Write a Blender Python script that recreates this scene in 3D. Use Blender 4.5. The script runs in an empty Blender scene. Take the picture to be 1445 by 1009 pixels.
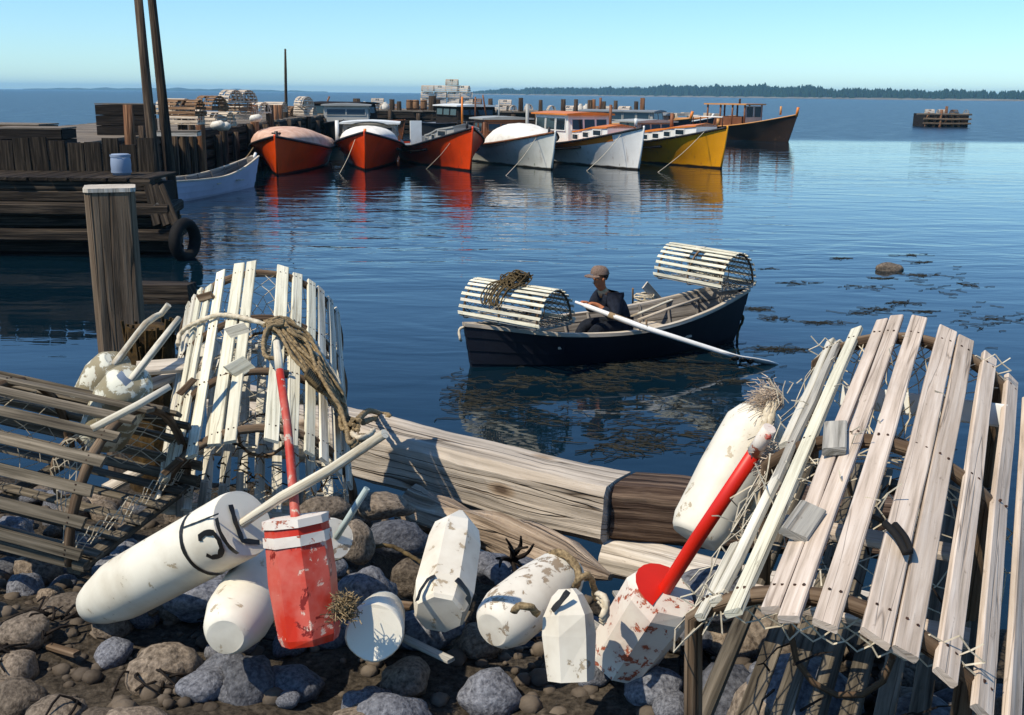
import bpy, bmesh, math, random
from math import sin, cos, pi, radians, atan2, sqrt
from mathutils import Vector, Matrix, noise as mnoise
random.seed(7)
rnd = random.random
def ru(a, b): return a + (b - a) * rnd()
V = Vector

# ---------------------------------------------------------------- camera, sky, sun, exposure
SC = bpy.context.scene
COL = SC.collection
FPX, IW, IH, CAMH, ROLL = 1470.0, 1445.0, 1009.0, 3.2, 0.010
PITCH = math.atan((IH / 2 - 132.2) / FPX)
_f = V((0, cos(PITCH), -sin(PITCH))); _r = V((1, 0, 0)); _u = _r.cross(_f)
CR = _r * cos(ROLL) + _u * sin(ROLL); CU = -_r * sin(ROLL) + _u * cos(ROLL)
cam_data = bpy.data.cameras.new('camera')
cam = bpy.data.objects.new('camera', cam_data); COL.objects.link(cam)
cam_data.sensor_fit = 'HORIZONTAL'; cam_data.sensor_width = 36.0; cam_data.lens = FPX / IW * 36.0
cam_data.clip_start = 0.05; cam_data.clip_end = 30000
cam.matrix_world = Matrix(((CR.x, CU.x, -_f.x, 0), (CR.y, CU.y, -_f.y, 0), (CR.z, CU.z, -_f.z, CAMH), (0, 0, 0, 1)))
SC.camera = cam

SUN_TO = V((-0.48, -0.34, 0.81)).normalized()          # direction towards the sun
world = bpy.data.worlds.new('World'); SC.world = world; world.use_nodes = True
wn = world.node_tree; wn.nodes.clear()
w_out = wn.nodes.new('ShaderNodeOutputWorld'); w_bg = wn.nodes.new('ShaderNodeBackground')
w_sky = wn.nodes.new('ShaderNodeTexSky'); w_sky.sky_type = 'NISHITA'; w_sky.sun_disc = False
w_sky.sun_elevation = math.asin(SUN_TO.z); w_sky.sun_rotation = atan2(SUN_TO.x, SUN_TO.y)
w_sky.air_density = 1.0; w_sky.dust_density = 0.0; w_sky.ozone_density = 3.0; w_sky.altitude = 0
w_hs = wn.nodes.new('ShaderNodeHueSaturation'); w_hs.inputs['Saturation'].default_value = 1.0
w_tint = wn.nodes.new('ShaderNodeMix'); w_tint.data_type = 'RGBA'; w_tint.blend_type = 'MULTIPLY'; w_tint.inputs[0].default_value = 1.0
w_tint.inputs[7].default_value = (.67, .94, 1.15, 1)             # the cool cast of the old colour print
wn.links.new(w_sky.outputs[0], w_hs.inputs['Color']); wn.links.new(w_hs.outputs[0], w_tint.inputs[6]); wn.links.new(w_tint.outputs[2], w_bg.inputs[0])
w_bg.inputs[1].default_value = 0.135
wn.links.new(w_bg.outputs[0], w_out.inputs[0])
sun_d = bpy.data.lights.new('sun', 'SUN'); sun_d.energy = 4.8; sun_d.angle = radians(0.5); sun_d.color = (1.0, 0.91, 0.75)
sun = bpy.data.objects.new('sun', sun_d); COL.objects.link(sun)
sun.rotation_euler = SUN_TO.to_track_quat('Z', 'Y').to_euler(); sun.location = (0, 0, 40)
SC.view_settings.view_transform = 'Standard'; SC.view_settings.look = 'None'
SC.view_settings.exposure = 0.08; SC.view_settings.gamma = 1.0
SC.view_settings.use_curve_mapping = False
SC.render.engine = 'CYCLES'
SC.cycles.max_bounces = 6; SC.cycles.volume_bounces = 0; SC.cycles.use_denoising = True
SC.cycles.caustics_reflective = False; SC.cycles.caustics_refractive = False

def ray(px, py): return CR * ((px - IW / 2) / FPX) + CU * ((IH / 2 - py) / FPX) + _f
def at(px, py, Y):                                      # world point seen at a photo pixel, at distance Y
    d = ray(px, py); return V((0, 0, CAMH)) + d * (Y / d.y)
def on(px, py, z):                                      # world point seen at a photo pixel, at height z
    d = ray(px, py); return V((0, 0, CAMH)) + d * ((z - CAMH) / d.z)

# ---------------------------------------------------------------- materials
def lin(h):
    h = h.lstrip('#'); o = []
    for i in (0, 2, 4):
        c = int(h[i:i + 2], 16) / 255
        o.append(c / 12.92 if c <= 0.04045 else ((c + 0.055) / 1.055) ** 2.4)
    return (o[0], o[1], o[2], 1)
class NT:
    def __init__(s, name):
        s.m = bpy.data.materials.new(name); s.m.use_nodes = True; s.t = s.m.node_tree; s.t.nodes.clear()
        s.out = s.n('ShaderNodeOutputMaterial'); s.b = s.n('ShaderNodeBsdfPrincipled'); s.l(s.b.outputs[0], s.out.inputs[0])
    def n(s, typ, **kw):
        x = s.t.nodes.new(typ)
        for k, v in kw.items():
            if k.startswith('i_'): x.inputs[k[2:].replace('_', ' ')].default_value = v
            else: setattr(x, k, v)
        return x
    def l(s, a, b): s.t.links.new(a, b)
    def coord(s, kind='Object', scale=(1, 1, 1)):
        tc = s.n('ShaderNodeTexCoord'); mp = s.n('ShaderNodeMapping'); mp.inputs['Scale'].default_value = scale
        s.l(tc.outputs[kind], mp.inputs[0]); return mp.outputs[0]
    def noise(s, vec, scale, detail=4, rough=.55, dist=0):
        x = s.n('ShaderNodeTexNoise'); x.inputs['Scale'].default_value = scale; x.inputs['Detail'].default_value = detail
        x.inputs['Roughness'].default_value = rough; x.inputs['Distortion'].default_value = dist
        s.l(vec, x.inputs['Vector']); return x.outputs['Fac']
    def ramp(s, fac, stops, interp='LINEAR'):
        r = s.n('ShaderNodeValToRGB'); e = r.color_ramp.elements; r.color_ramp.interpolation = interp
        while len(e) < len(stops): e.new(0.5)
        for k, (p, c) in enumerate(stops):
            e[k].position = p; e[k].color = c if len(c) == 4 else (*c, 1)
        s.l(fac, r.inputs[0]); return r.outputs[0]
    def mix(s, fac, a, b, mode='MIX'):
        x = s.n('ShaderNodeMix', data_type='RGBA', blend_type=mode)
        for sock, val in ((x.inputs[0], fac), (x.inputs[6], a), (x.inputs[7], b)):
            if hasattr(val, 'is_output'): s.l(val, sock)
            else: sock.default_value = val
        return x.outputs[2]
    def math(s, op, a, b=0.0):
        x = s.n('ShaderNodeMath', operation=op)
        for sock, val in ((x.inputs[0], a), (x.inputs[1], b)):
            if hasattr(val, 'is_output'): s.l(val, sock)
            else: sock.default_value = val
        return x.outputs[0]
    def bump(s, h, strength=.4, dist=.01):
        b = s.n('ShaderNodeBump'); b.inputs['Strength'].default_value = strength; b.inputs['Distance'].default_value = dist
        s.l(h, b.inputs['Height']); s.l(b.outputs[0], s.b.inputs['Normal']); return b
    def vary(s, col, amt=.25):                        # every object a little lighter or darker
        oi = s.n('ShaderNodeObjectInfo'); v = s.math('MULTIPLY_ADD', oi.outputs['Random'], amt)
        v.node.inputs[2].default_value = 1 - amt / 2
        h = s.n('ShaderNodeHueSaturation'); s.l(v, h.inputs['Value']); s.l(col, h.inputs['Color']); return h.outputs[0]
    def set(s, col=None, rough=.7, spec=.3):
        if col is not None:
            if hasattr(col, 'is_output'): s.l(col, s.b.inputs['Base Color'])
            else: s.b.inputs['Base Color'].default_value = col
        if hasattr(rough, 'is_output'): s.l(rough, s.b.inputs['Roughness'])
        else: s.b.inputs['Roughness'].default_value = rough
        s.b.inputs['Specular IOR Level'].default_value = spec
        return s.m
def wood(name, dark, mid, light, fine=1.0, bump=.5, vary=.25, rough=.85, bd=.004, knots=False, blot=None, crack=.55):
    t = NT(name); uv = t.coord('UV', (2.2 * fine, 55 * fine, 1)); uv2 = t.coord('UV', (1.3, 5, 1)); uv3 = t.coord('UV', (6, 14, 1))
    g = t.noise(uv, 1.0, 5, .65, .3); b = t.noise(uv2, 1.4, 4, .6, .6)
    c = t.ramp(g, [(.30, lin(dark)), (.48, lin(mid)), (.68, lin(light))])
    c2 = t.ramp(b, [(.3, (.55, .55, .55, 1)), (.5, (1, 1, 1, 1)), (.75, (1.0, .96, .9, 1))])
    c = t.mix(.55, c, c2, 'MULTIPLY')
    sp = t.ramp(t.noise(uv3, 3.0, 6, .7), [(.30, (.45, .42, .38, 1)), (.38, (1, 1, 1, 1))]); c = t.mix(.7, c, sp, 'MULTIPLY')
    if knots:
        vo = t.n('ShaderNodeTexVoronoi'); vo.inputs['Scale'].default_value = 1.0; t.l(t.coord('UV', (2.2, 5.5, 1)), vo.inputs['Vector'])
        k = t.ramp(vo.outputs['Distance'], [(.05, (.18, .12, .08, 1)), (.12, (.75, .65, .55, 1)), (.18, (1, 1, 1, 1))]); c = t.mix(.9, c, k, 'MULTIPLY')
    ck = t.noise(t.coord('UV', (.35 * fine, 13 * fine, 1)), 1.0, 3, .5, .15); ckm = t.ramp(t.math('ABSOLUTE', t.math('SUBTRACT', ck, .5)), [(.0012, (.22, .18, .15, 1)), (.006, (1, 1, 1, 1))]); c = t.mix(crack, c, ckm, 'MULTIPLY')
    if blot:
        m = t.ramp(t.noise(uv2, 2.2, 5, .65), [(.52, (0, 0, 0, 1)), (.6, (1, 1, 1, 1))]); c = t.mix(m, c, lin(blot))
    t.bump(t.math('ADD', t.math('ADD', g, t.math('MULTIPLY', b, .5)), t.math('MULTIPLY', ckm, .8)), bump, bd)
    return t.set(t.vary(c, vary), rough, .15)
def paint(name, col, chip, amount=.3, rough=.45, scale=14, second=None, sec_amt=.55, bump=.25, spec=.4, dirt=.35, wline=None):
    t = NT(name); o = t.coord('Object', (1, 1, 1))
    n1 = t.noise(o, scale, 8, .68, .4); n2 = t.noise(o, scale * .25, 5, .6)
    base = lin(col) if isinstance(col, str) else col
    c = t.mix(t.ramp(n2, [(.42, (0, 0, 0, 1)), (.64, (dirt, dirt, dirt, 1))]), base, lin(chip))
    if second:
        m2 = t.ramp(t.noise(o, scale * .6, 8, .7, .6), [(sec_amt, (0, 0, 0, 1)), (sec_amt + .015, (1, 1, 1, 1))]); c = t.mix(m2, c, lin(second))
    m = t.ramp(n1, [(.72 - .45 * amount - .012, (0, 0, 0, 1)), (.72 - .45 * amount + .012, (1, 1, 1, 1))]); c = t.mix(m, c, lin(chip))
    if wline:
        st = t.ramp(t.noise(t.coord('Object', (2.2, 2.2, .35)), 2.0, 5, .65), [(.56, (0, 0, 0, 1)), (.72, (.45, .45, .45, 1))]); c = t.mix(st, c, lin('6d4a30'))
        sx = t.n('ShaderNodeSeparateXYZ'); tc = t.n('ShaderNodeTexCoord'); t.l(tc.outputs['Object'], sx.inputs[0])
        z = t.math('ADD', sx.outputs[2], t.math('MULTIPLY', t.noise(o, 1.2, 3), .12))
        c = t.mix(t.ramp(z, [(.11, (1, 1, 1, 1)), (.16, (0, 0, 0, 1))]), c, lin(wline))
    t.bump(t.math('SUBTRACT', t.math('MULTIPLY', n2, .6), t.math('MULTIPLY', m, .4)), bump, .004)
    return t.set(c, rough, spec)
def plain(name, a, b, scale=8, rough=.8, bump=.3, bd=.01, spec=.2, vary=0, detail=6):
    t = NT(name); n1 = t.noise(t.coord('Object'), scale, detail, .62)
    c = t.ramp(n1, [(.32, lin(a)), (.68, lin(b))]); t.bump(n1, bump, bd)
    return t.set(t.vary(c, vary) if vary else c, rough, spec)

M = {}
M['slat_pale'] = wood('weathered_pale_lath', '8d8774', 'cbc4b2', 'e4dccb', bump=.6, bd=.003)
M['slat_cream'] = wood('whitened_lath', 'aaa38c', 'd6d0b8', 'e8e2cc', fine=1.5, bump=.5, bd=.003)
M['slat_pink'] = wood('fresh_grey_lath', '9a8b7b', 'bdac9b', 'd2c4b5', fine=1.5, bump=.5, bd=.003)
M['slat_grey'] = wood('grey_lath', '5c594f', '99948a', 'bcb6a8', bump=.6, bd=.003)
M['slat_dark'] = wood('shaded_old_lath', '2c2720', '5d5548', '877c6c', bump=.6, bd=.003)  # browns taken darker to stand in for shade on the laths
M['bow'] = wood('bent_branch', '2c2118', '5d4b3a', '8a7762', fine=.7, bump=.8, bd=.006)
M['beam'] = wood('weathered_timber', '857b6e', 'ab9f90', 'c9bdad', fine=.55, bump=1.0, bd=.010, knots=True, vary=.05, crack=.95)
M['beam_dark'] = wood('tarred_timber', '17100c', '4a3a30', '85705d', fine=.6, bump=1.0, bd=.012, vary=.1)
M['beam_light'] = wood('bleached_board', '857a6b', 'c5b9a8', 'dfd5c6', fine=.7, bump=.8, bd=.006, vary=.1)
M['drift'] = wood('rotten_driftwood', '45372c', '93806c', 'c2ae97', fine=.7, bump=1.0, bd=.02, vary=.1)
M['wharf_wood'] = wood('dark_wharf_timber', '0e0b09', '2d261f', '54493c', fine=.4, bump=.9, bd=.02, vary=.5)
M['deck_wood'] = wood('wharf_deck_plank', '3b342c', '6e6458', '978b7c', fine=.5, bump=.7, bd=.01, vary=.4)
M['piling'] = wood('piling_wood', '17120e', '3d3229', '705e4b', fine=.3, bump=1.0, bd=.02, vary=.6)
M['piling_brown'] = wood('brown_piling_wood', '3a2416', '76523a', 'a37a59', fine=.3, bump=1.0, bd=.02, vary=.4)
M['post'] = wood('old_post_wood', '2b231a', '665646', '8e7b66', fine=.3, bump=1.0, bd=.012, vary=.1)
M['far_trap'] = wood('bleached_trap_lath', '8a7d6d', 'c0b09c', 'dccfbd', fine=.6, bump=.4, vary=.35)
M['far_trap_dark'] = wood('brown_trap_lath', '4a3626', '7c5f46', 'a58668', fine=.6, bump=.4, vary=.3)
M['white_buoy'] = paint('white_buoy_paint', 'ddd6c6', 'a3937a', .24, .55, 18, bump=.4, dirt=.5)
M['white_clean'] = paint('cream_white_buoy_paint', 'e0d9c7', 'a8997f', .20, .5, 15, dirt=.55)
M['white_chip'] = paint('chipped_white_paint', 'dad3c4', '94836d', .30, .6, 22, bump=.5, second='6b625a', sec_amt=.66)
M['white_rust'] = paint('white_paint_over_rust', 'ddd3c5', 'a2543a', .30, .6, 26, bump=.5)
M['green_white'] = paint('mossy_white_paint', 'd8d6c4', '8f8468', .52, .7, 13, second='9c6a4a', sec_amt=.63, bump=.5)
M['red'] = paint('red_buoy_paint', 'c42a0c', 'd9b3a0', .22, .5, 24, bump=.5, second='7a1a10', sec_amt=.6)
M['red_clean'] = paint('bright_red_paint', 'cc200c', 'a01508', .12, .45, 16, second='e6ddd0', sec_amt=.70)
M['red_stick'] = paint('worn_red_stick_paint', 'b02a15', 'b9a493', .30, .6, 30)
M['black'] = paint('black_paint', '121212', '3a352f', .2, .5, 25)
M['stick'] = wood('whitewashed_stick', '8d8069', 'cfc7b3', 'e6e0cf', fine=.6, bump=.6, bd=.004, blot='9a8a72')
M['stick_dark'] = wood('bare_stick', '3d2c20', '74604c', '9c8a74', fine=.6, bump=.6, bd=.004)
M['grey_stick'] = wood('grey_green_stick', '58625f', '8b9a98', 'b0bab4', fine=.6, bump=.5, bd=.004)
M['rope'] = plain('manila_rope', '4f4230', 'a58f6b', 90, .9, .6, .003)
M['rope_pale'] = plain('pale_sisal_rope', 'a99a80', 'd8ccb4', 60, .9, .6, .003)
M['rope_dark'] = plain('dark_tarred_rope', '2c251a', '6b5a3c', 50, .9, .6, .003)
M['twine'] = plain('net_twine', '9c917c', 'cfc5b0', 30, .9, .2, .001)
M['twine_dark'] = plain('tarred_net_twine', '2b231b', '5d4e3c', 30, .9, .2, .001)
M['stone'] = plain('blue_grey_stone', '3b3c42', '7c7d82', 7, .85, .5, .02, vary=.8)
M['stone_brown'] = plain('brown_grey_stone', '40372e', '8a7c6c', 6, .85, .5, .02, vary=.8)
M['rubber'] = plain('worn_tyre_rubber', '0b0b0b', '1f1d1b', 9, .8, .4, .01)
M['weed_dead'] = plain('dried_black_seaweed', '0b0908', '2a211a', 20, .8, .5, .01)
M['moss'] = plain('rotten_wood_fibre', '15100a', '55401f', 12, .95, .8, .02)
M['glass'] = NT('dark_window_glass').set(lin('1d2a31'), .08, .5)
M['orange'] = paint('orange_hull_paint', 'e24c0e', 'a82b0b', .05, .38, 3, dirt=.4, wline='1a1210')
M['orange2'] = paint('red_orange_hull_paint', 'de440e', '9c2509', .05, .38, 3, dirt=.4, wline='1a1210')
M['white_hull'] = paint('white_hull_paint', 'dcdcd2', '97a08e', .06, .4, 2.5, dirt=.35, wline='23231b')
M['white_hull2'] = paint('bright_white_hull_paint', 'e8e6e0', 'b0aca4', .05, .38, 2.5, dirt=.3, wline='2a231c')
M['yellow'] = paint('yellow_hull_paint', 'da9612', 'b87510', .06, .4, 2.5, dirt=.4, wline='231a10')
M['brown_hull'] = paint('dark_brown_hull_paint', '2a1d14', '4a3626', .2, .5, 3)
M['dark_hull'] = paint('dark_hull_paint', '23262a', '45423e', .2, .5, 3)
M['rust_hull'] = paint('rust_brown_paint', '6b3f22', '8d5a36', .3, .6, 3)
M['tan_trim'] = paint('tan_trim_paint', 'c98d4f', '9b6a3a', .1, .5, 6)
M['orange_trim'] = paint('orange_trim_paint', 'd67a25', 'a85a1a', .08, .45, 5)
M['black_trim'] = paint('black_rail_paint', '16161a', '403a34', .2, .5, 6)
M['white_trim'] = paint('white_cabin_paint', 'e2e1da', 'b2aea0', .08, .45, 5)
M['grey_trim'] = paint('grey_cabin_paint', 'a09f98', '77756e', .12, .5, 5)
M['blue_grey'] = paint('blue_grey_paint', '8c99ad', '6a7686', .15, .55, 5)
M['deck_paint'] = paint('grey_deck_paint', '7d8284', '5f6160', .2, .7, 5)
M['tarp_tan'] = plain('tan_canvas', 'b98f78', 'd7b59f', 3, .9, .3, .05)
M['tarp_white'] = plain('white_canvas', 'cfc9bd', 'ece7dc', 3, .9, .3, .05)
M['dory_hull'] = paint('navy_black_dory_paint', '0c0f18', '24242c', .10, .45, 5, dirt=.35, spec=.4)
M['dory_in'] = wood('grey_dory_inside', '3c3833', '7a736b', '9d968c', fine=.4, bump=.5, bd=.006, vary=.2)
M['gunwale'] = wood('worn_gunwale', '7a6d5c', 'c4b6a2', 'dfd3c1', fine=.5, bump=.5, bd=.004)
M['skiff'] = paint('pale_lavender_hull_paint', 'b9b9cc', '8f8f9f', .1, .5, 4)
M['oar'] = paint('white_oar_paint', 'eceae4', 'b9b2a4', .08, .4, 12)
M['leather'] = plain('oar_leather', '6d5a42', 'a38d6e', 20, .8, .3, .003)
M['skin'] = plain('weathered_skin', 'a5603f', 'c08058', 12, .6, .1, .002)
M['jacket'] = plain('navy_wool_jacket', '11141c', '2b303c', 14, .95, .5, .01)
M['trousers'] = plain('dark_work_trousers', '101318', '252932', 14, .95, .5, .01)
M['cap'] = plain('brown_tweed_cap', '5a4a40', '8b7566', 60, .95, .4, .003)
M['hair'] = plain('dark_hair', '1c1612', '3a2e26', 60, .8, .4, .003)
M['shirt'] = plain('tan_shirt', 'a98960', 'c9ab82', 30, .9, .3, .003)
M['boot'] = plain('black_rubber_boot', '0c0c0c', '1c1c1c', 10, .5, .1, .003)
M['iron'] = plain('rusty_iron', '1d1714', '4c3327', 20, .7, .5, .005)
M['cloth_white'] = plain('white_sack', 'b7b1a6', 'e2ddd2', 6, .9, .5, .05)
M['feather'] = plain('frayed_rope_fibre', 'a8937c', 'dccab4', 40, .95, .3, .003)
M['barrel'] = wood('barrel_staves', '3d2a1c', '7a5a40', 'a58464', fine=.4, bump=.6, vary=.3)
M['crate'] = wood('old_crate_boards', '3a2f25', '6b5a48', '94816b', fine=.5, bump=.6, vary=.4)
M['shed_dark'] = wood('dark_boards', '0d0b0a', '221d19', '3a322b', fine=.5, bump=.6, vary=.3)

# ---------------------------------------------------------------- mesh builder
class MB:
    def __init__(s): s.v = []; s.f = []; s.uv = []; s.sm = []
    def face(s, idx, uvs=None, smooth=False):
        s.f.append(tuple(idx)); s.uv.append(uvs); s.sm.append(smooth)
    def grid(s, rows, closed=False, smooth=True, cap0=False, cap1=False, su=0.0, sv=0.0, flip=False):
        """rows: list of rings of points (same length). u runs along rows, v round the ring."""
        b = len(s.v); n = len(rows[0]); us = [su]; 
        for i in range(1, len(rows)):
            us.append(us[-1] + sum((V(rows[i][k]) - V(rows[i - 1][k])).length for k in range(0, n, max(1, n // 4))) / max(1, len(range(0, n, max(1, n // 4)))))
        vs = [sv]; mid = rows[len(rows) // 2]
        for k in range(n): vs.append(vs[-1] + (V(mid[(k + 1) % n]) - V(mid[k])).length)
        for r in rows:
            for p in r: s.v.append(tuple(p))
        for i in range(len(rows) - 1):
            for k in range(n if closed else n - 1):
                k2 = (k + 1) % n
                q = [b + i * n + k, b + i * n + k2, b + (i + 1) * n + k2, b + (i + 1) * n + k]
                u = [(us[i], vs[k]), (us[i], vs[k + 1]), (us[i + 1], vs[k + 1]), (us[i + 1], vs[k])]
                if flip: q.reverse(); u.reverse()
                s.face(q, u, smooth)
        for c, i in ((cap0, 0), (cap1, len(rows) - 1)):
            if c:
                q = [b + i * n + k for k in range(n)]
                if (i == 0) == (not flip): q.reverse()
                q = q[::-1] if False else q
                s.face(q, [(vs[k] * .2 + su, vs[k]) for k in range(n)], False)
    def box(s, c, size, rot=None, ax=None):
        c = V(c); hx, hy, hz = (x / 2 for x in size); R = rot or Matrix.Identity(3)
        p = [c + R @ V((sx * hx, sy * hy, sz * hz)) for sz in (-1, 1) for sy in (-1, 1) for sx in (-1, 1)]
        b = len(s.v); s.v += [tuple(q) for q in p]
        dims = [size[0], size[1], size[2]]; L = dims.index(max(dims)) if ax is None else ax
        off = (rnd() * 9, rnd() * 9)
        loc = [(sx * hx, sy * hy, sz * hz) for sz in (-1, 1) for sy in (-1, 1) for sx in (-1, 1)]
        for q in ((0, 2, 3, 1), (4, 5, 7, 6), (0, 1, 5, 4), (2, 6, 7, 3), (0, 4, 6, 2), (1, 3, 7, 5)):
            o = [k for k in range(3) if k != L]
            s.face([b + k for k in q], [(loc[k][L] + off[0], loc[k][o[0]] + loc[k][o[1]] + off[1]) for k in q])
    def plank(s, p0, p1, w, t, nrm=(0, 0, 1), seg=3, ch=.18, wob=.0, taper=1.0, skew=0.0):
        p0, p1 = V(p0), V(p1); d = (p1 - p0); L = d.length; d.normalize(); nr = V(nrm); nr = (nr - d * nr.dot(d)).normalized(); sd = d.cross(nr)
        c = min(w, t) * ch; rows = []
        ring = [(-w / 2, -t / 2 + c), (-w / 2 + c, -t / 2), (w / 2 - c, -t / 2), (w / 2, -t / 2 + c), (w / 2, t / 2 - c), (w / 2 - c, t / 2), (-w / 2 + c, t / 2), (-w / 2, t / 2 - c)]
        for i in range(seg + 1):
            f = i / seg; k = 1 + (taper - 1) * f; c0 = p0 + d * (L * f)
            if 0 < i < seg: c0 = c0 + sd * ru(-wob, wob) + nr * ru(-wob, wob)
            sk = skew * (1 if i in (0, seg) else 0)
            rows.append([c0 + sd * (a * k) + nr * (b_ * k) + d * (sk * a) for a, b_ in ring])
        s.grid(rows, True, False, True, True, rnd() * 9, rnd() * 9)
    def tube(s, pts, r, n=8, smooth=True, cap=True, r1=None, jit=0.0, flat=None):
        pts = [V(p) for p in pts]; m = len(pts); rows = []; up = None
        for i, p in enumerate(pts):
            d = (pts[min(i + 1, m - 1)] - pts[max(i - 1, 0)]).normalized()
            if up is None: up = V((0, 0, 1)) if abs(d.z) < .9 else V((1, 0, 0))
            sd = d.cross(up).normalized(); up = sd.cross(d).normalized()
            rr = (r[i] if isinstance(r, (list, tuple)) else (r + ((r1 - r) * i / (m - 1) if r1 is not None else 0))) * (1 + ru(-jit, jit))
            rows.append([p + sd * (cos(2 * pi * k / n) * rr * (1 + ru(-jit, jit))) + up * (sin(2 * pi * k / n) * rr * (flat or 1)) for k in range(n)])
        s.grid(rows, True, smooth, cap, cap, rnd() * 9, rnd() * 9)
    def rope(s, pts, r, n=9, tw=None, step=None):
        pts = smooth_path(pts, step or r * 1.3); m = len(pts); up = None; tw = tw or 2 * pi / (r * 15); dist = 0; rows = []
        for i, p in enumerate(pts):
            d = (pts[min(i + 1, m - 1)] - pts[max(i - 1, 0)]).normalized()
            if up is None: up = V((0, 0, 1)) if abs(d.z) < .9 else V((1, 0, 0))
            sd = d.cross(up).normalized(); up = sd.cross(d).normalized()
            if i: dist += (p - pts[i - 1]).length
            ring = []
            for k in range(n):
                a = 2 * pi * k / n; rr = r * (1 + .2 * cos(3 * (a - dist * tw)))
                ring.append(p + sd * cos(a) * rr + up * sin(a) * rr)
            rows.append(ring)
        s.grid(rows, True, True, True, True)
    def lathe(s, prof, mat=None, n=24, smooth=True, squash=None, cap0=True, cap1=True):
        """prof: (z, r) pairs along local z; mat places it."""
        mat = mat or Matrix.Identity(4); rows = []
        for z, r in prof:
            rows.append([mat @ V((cos(2 * pi * k / n + (pi / n)) * r, sin(2 * pi * k / n + (pi / n)) * r, z)) for k in range(n)])
        s.grid(rows, True, smooth, cap0, cap1, rnd() * 9, rnd() * 9)
    def poly(s, pts, smooth=False):
        b = len(s.v); s.v += [tuple(p) for p in pts]; s.face(range(b, b + len(pts)), None, smooth)
    def jitter(s, amt, scale):
        for i, p in enumerate(s.v):
            q = V(p) * scale; nv = mnoise.noise_vector(q); s.v[i] = (p[0] + nv.x * amt, p[1] + nv.y * amt, p[2] + nv.z * amt)
    def mesh(s, name, inv=None):
        me = bpy.data.meshes.new(name)
        vs = [tuple(inv @ V(p)) for p in s.v] if inv is not None else s.v
        me.from_pydata(vs, [], s.f)
        uvl = me.uv_layers.new(name='UVMap'); i = 0; data = []
        for f, u in zip(s.f, s.uv):
            if u is None:
                p = [V(vs[k]) for k in f]; nn = (p[1] - p[0]).cross(p[-1] - p[0]); ax = max(range(3), key=lambda k: abs(nn[k]))
                o = [k for k in range(3) if k != ax]; u = [(q[o[0]], q[o[1]]) for q in p]
            for a in u: data += [a[0], a[1]]
        uvl.data.foreach_set('uv', data)
        me.polygons.foreach_set('use_smooth', s.sm)
        bm = bmesh.new(); bm.from_mesh(me); bmesh.ops.recalc_face_normals(bm, faces=bm.faces); bm.to_mesh(me); bm.free()
        me.update(); return me
WM = {}                                                  # world matrix of every root we place
def smooth_path(pts, step):
    pts = [V(p) for p in pts]; out = []; m = len(pts)
    for i in range(m - 1):
        a, b, c, d = pts[max(i - 1, 0)], pts[i], pts[i + 1], pts[min(i + 2, m - 1)]
        k = max(1, int((c - b).length / step))
        for j in range(k):
            t = j / k
            out.append(.5 * ((2 * b) + (c - a) * t + (2 * a - 5 * b + 4 * c - d) * t * t + (3 * b - a - 3 * c + d) * t ** 3))
    out.append(pts[-1]); return out
def tag(o, label, cat, group=None, kind=None):
    if label: o['label'] = label
    if cat: o['category'] = cat
    if group: o['group'] = group
    if kind: o['kind'] = kind
    return o
def root(name, label, cat, mat=None, group=None):
    o = bpy.data.objects.new(name, None); COL.objects.link(o); o.empty_display_size = .1
    mat = mat if mat is not None else Matrix.Identity(4)
    if isinstance(mat, Vector): mat = Matrix.Translation(mat)
    o.matrix_world = mat; WM[o] = mat.copy(); return tag(o, label, cat, group)
def part(name, mb, m, parent=None, world=False, label=None, kind=None):
    """one mesh object; local coordinates of the root, or world ones turned into them"""
    inv = None
    if parent is not None and world:
        r = parent
        while r.parent: r = r.parent
        inv = WM[r].inverted()
    me = mb.mesh(name, inv) if isinstance(mb, MB) else mb
    if not me.materials: me.materials.append(M[m] if isinstance(m, str) else m)
    o = bpy.data.objects.new(name, me); COL.objects.link(o)
    if parent is not None: o.parent = parent
    if label: o['label'] = label
    if kind: o['kind'] = kind
    return o
def single(name, mb, m, label, cat, group=None, base=None, kind=None):
    """a thing that is one mesh, its origin moved to its base"""
    if base is None:
        xs = list(zip(*mb.v)); base = V(((min(xs[0]) + max(xs[0])) / 2, (min(xs[1]) + max(xs[1])) / 2, min(xs[2])))
    me = mb.mesh(name, Matrix.Translation(base).inverted()); me.materials.append(M[m])
    o = bpy.data.objects.new(name, me); COL.objects.link(o); o.location = base
    return tag(o, label, cat, group, kind)
def copy_tree(o, mat=None, parent=None, label=None):
    c = o.copy(); COL.objects.link(c)
    if parent is not None: c.parent = parent
    if mat is not None: c.matrix_world = mat; WM[c] = mat.copy()
    if label: c['label'] = label
    for ch in list(o.children):
        if ch.name in COL.objects: copy_tree(ch, None, c)
    return c
def frame(o, y, up=(0, 0, 1)):
    """matrix with local y along y, z near up"""
    y = V(y).normalized(); z = V(up); x = y.cross(z).normalized(); z = x.cross(y)
    return Matrix(((x.x, y.x, z.x, o[0]), (x.y, y.y, z.y, o[1]), (x.z, y.z, z.z, o[2]), (0, 0, 0, 1)))
def zframe(o, z, up=(0, 0, 1)):
    """matrix with local z along z (for lathes)"""
    z = V(z).normalized(); u = V(up); x = u.cross(z).normalized(); y = z.cross(x)
    return Matrix(((x.x, y.x, z.x, o[0]), (x.y, y.y, z.y, o[1]), (x.z, y.z, z.z, o[2]), (0, 0, 0, 1)))

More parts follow.
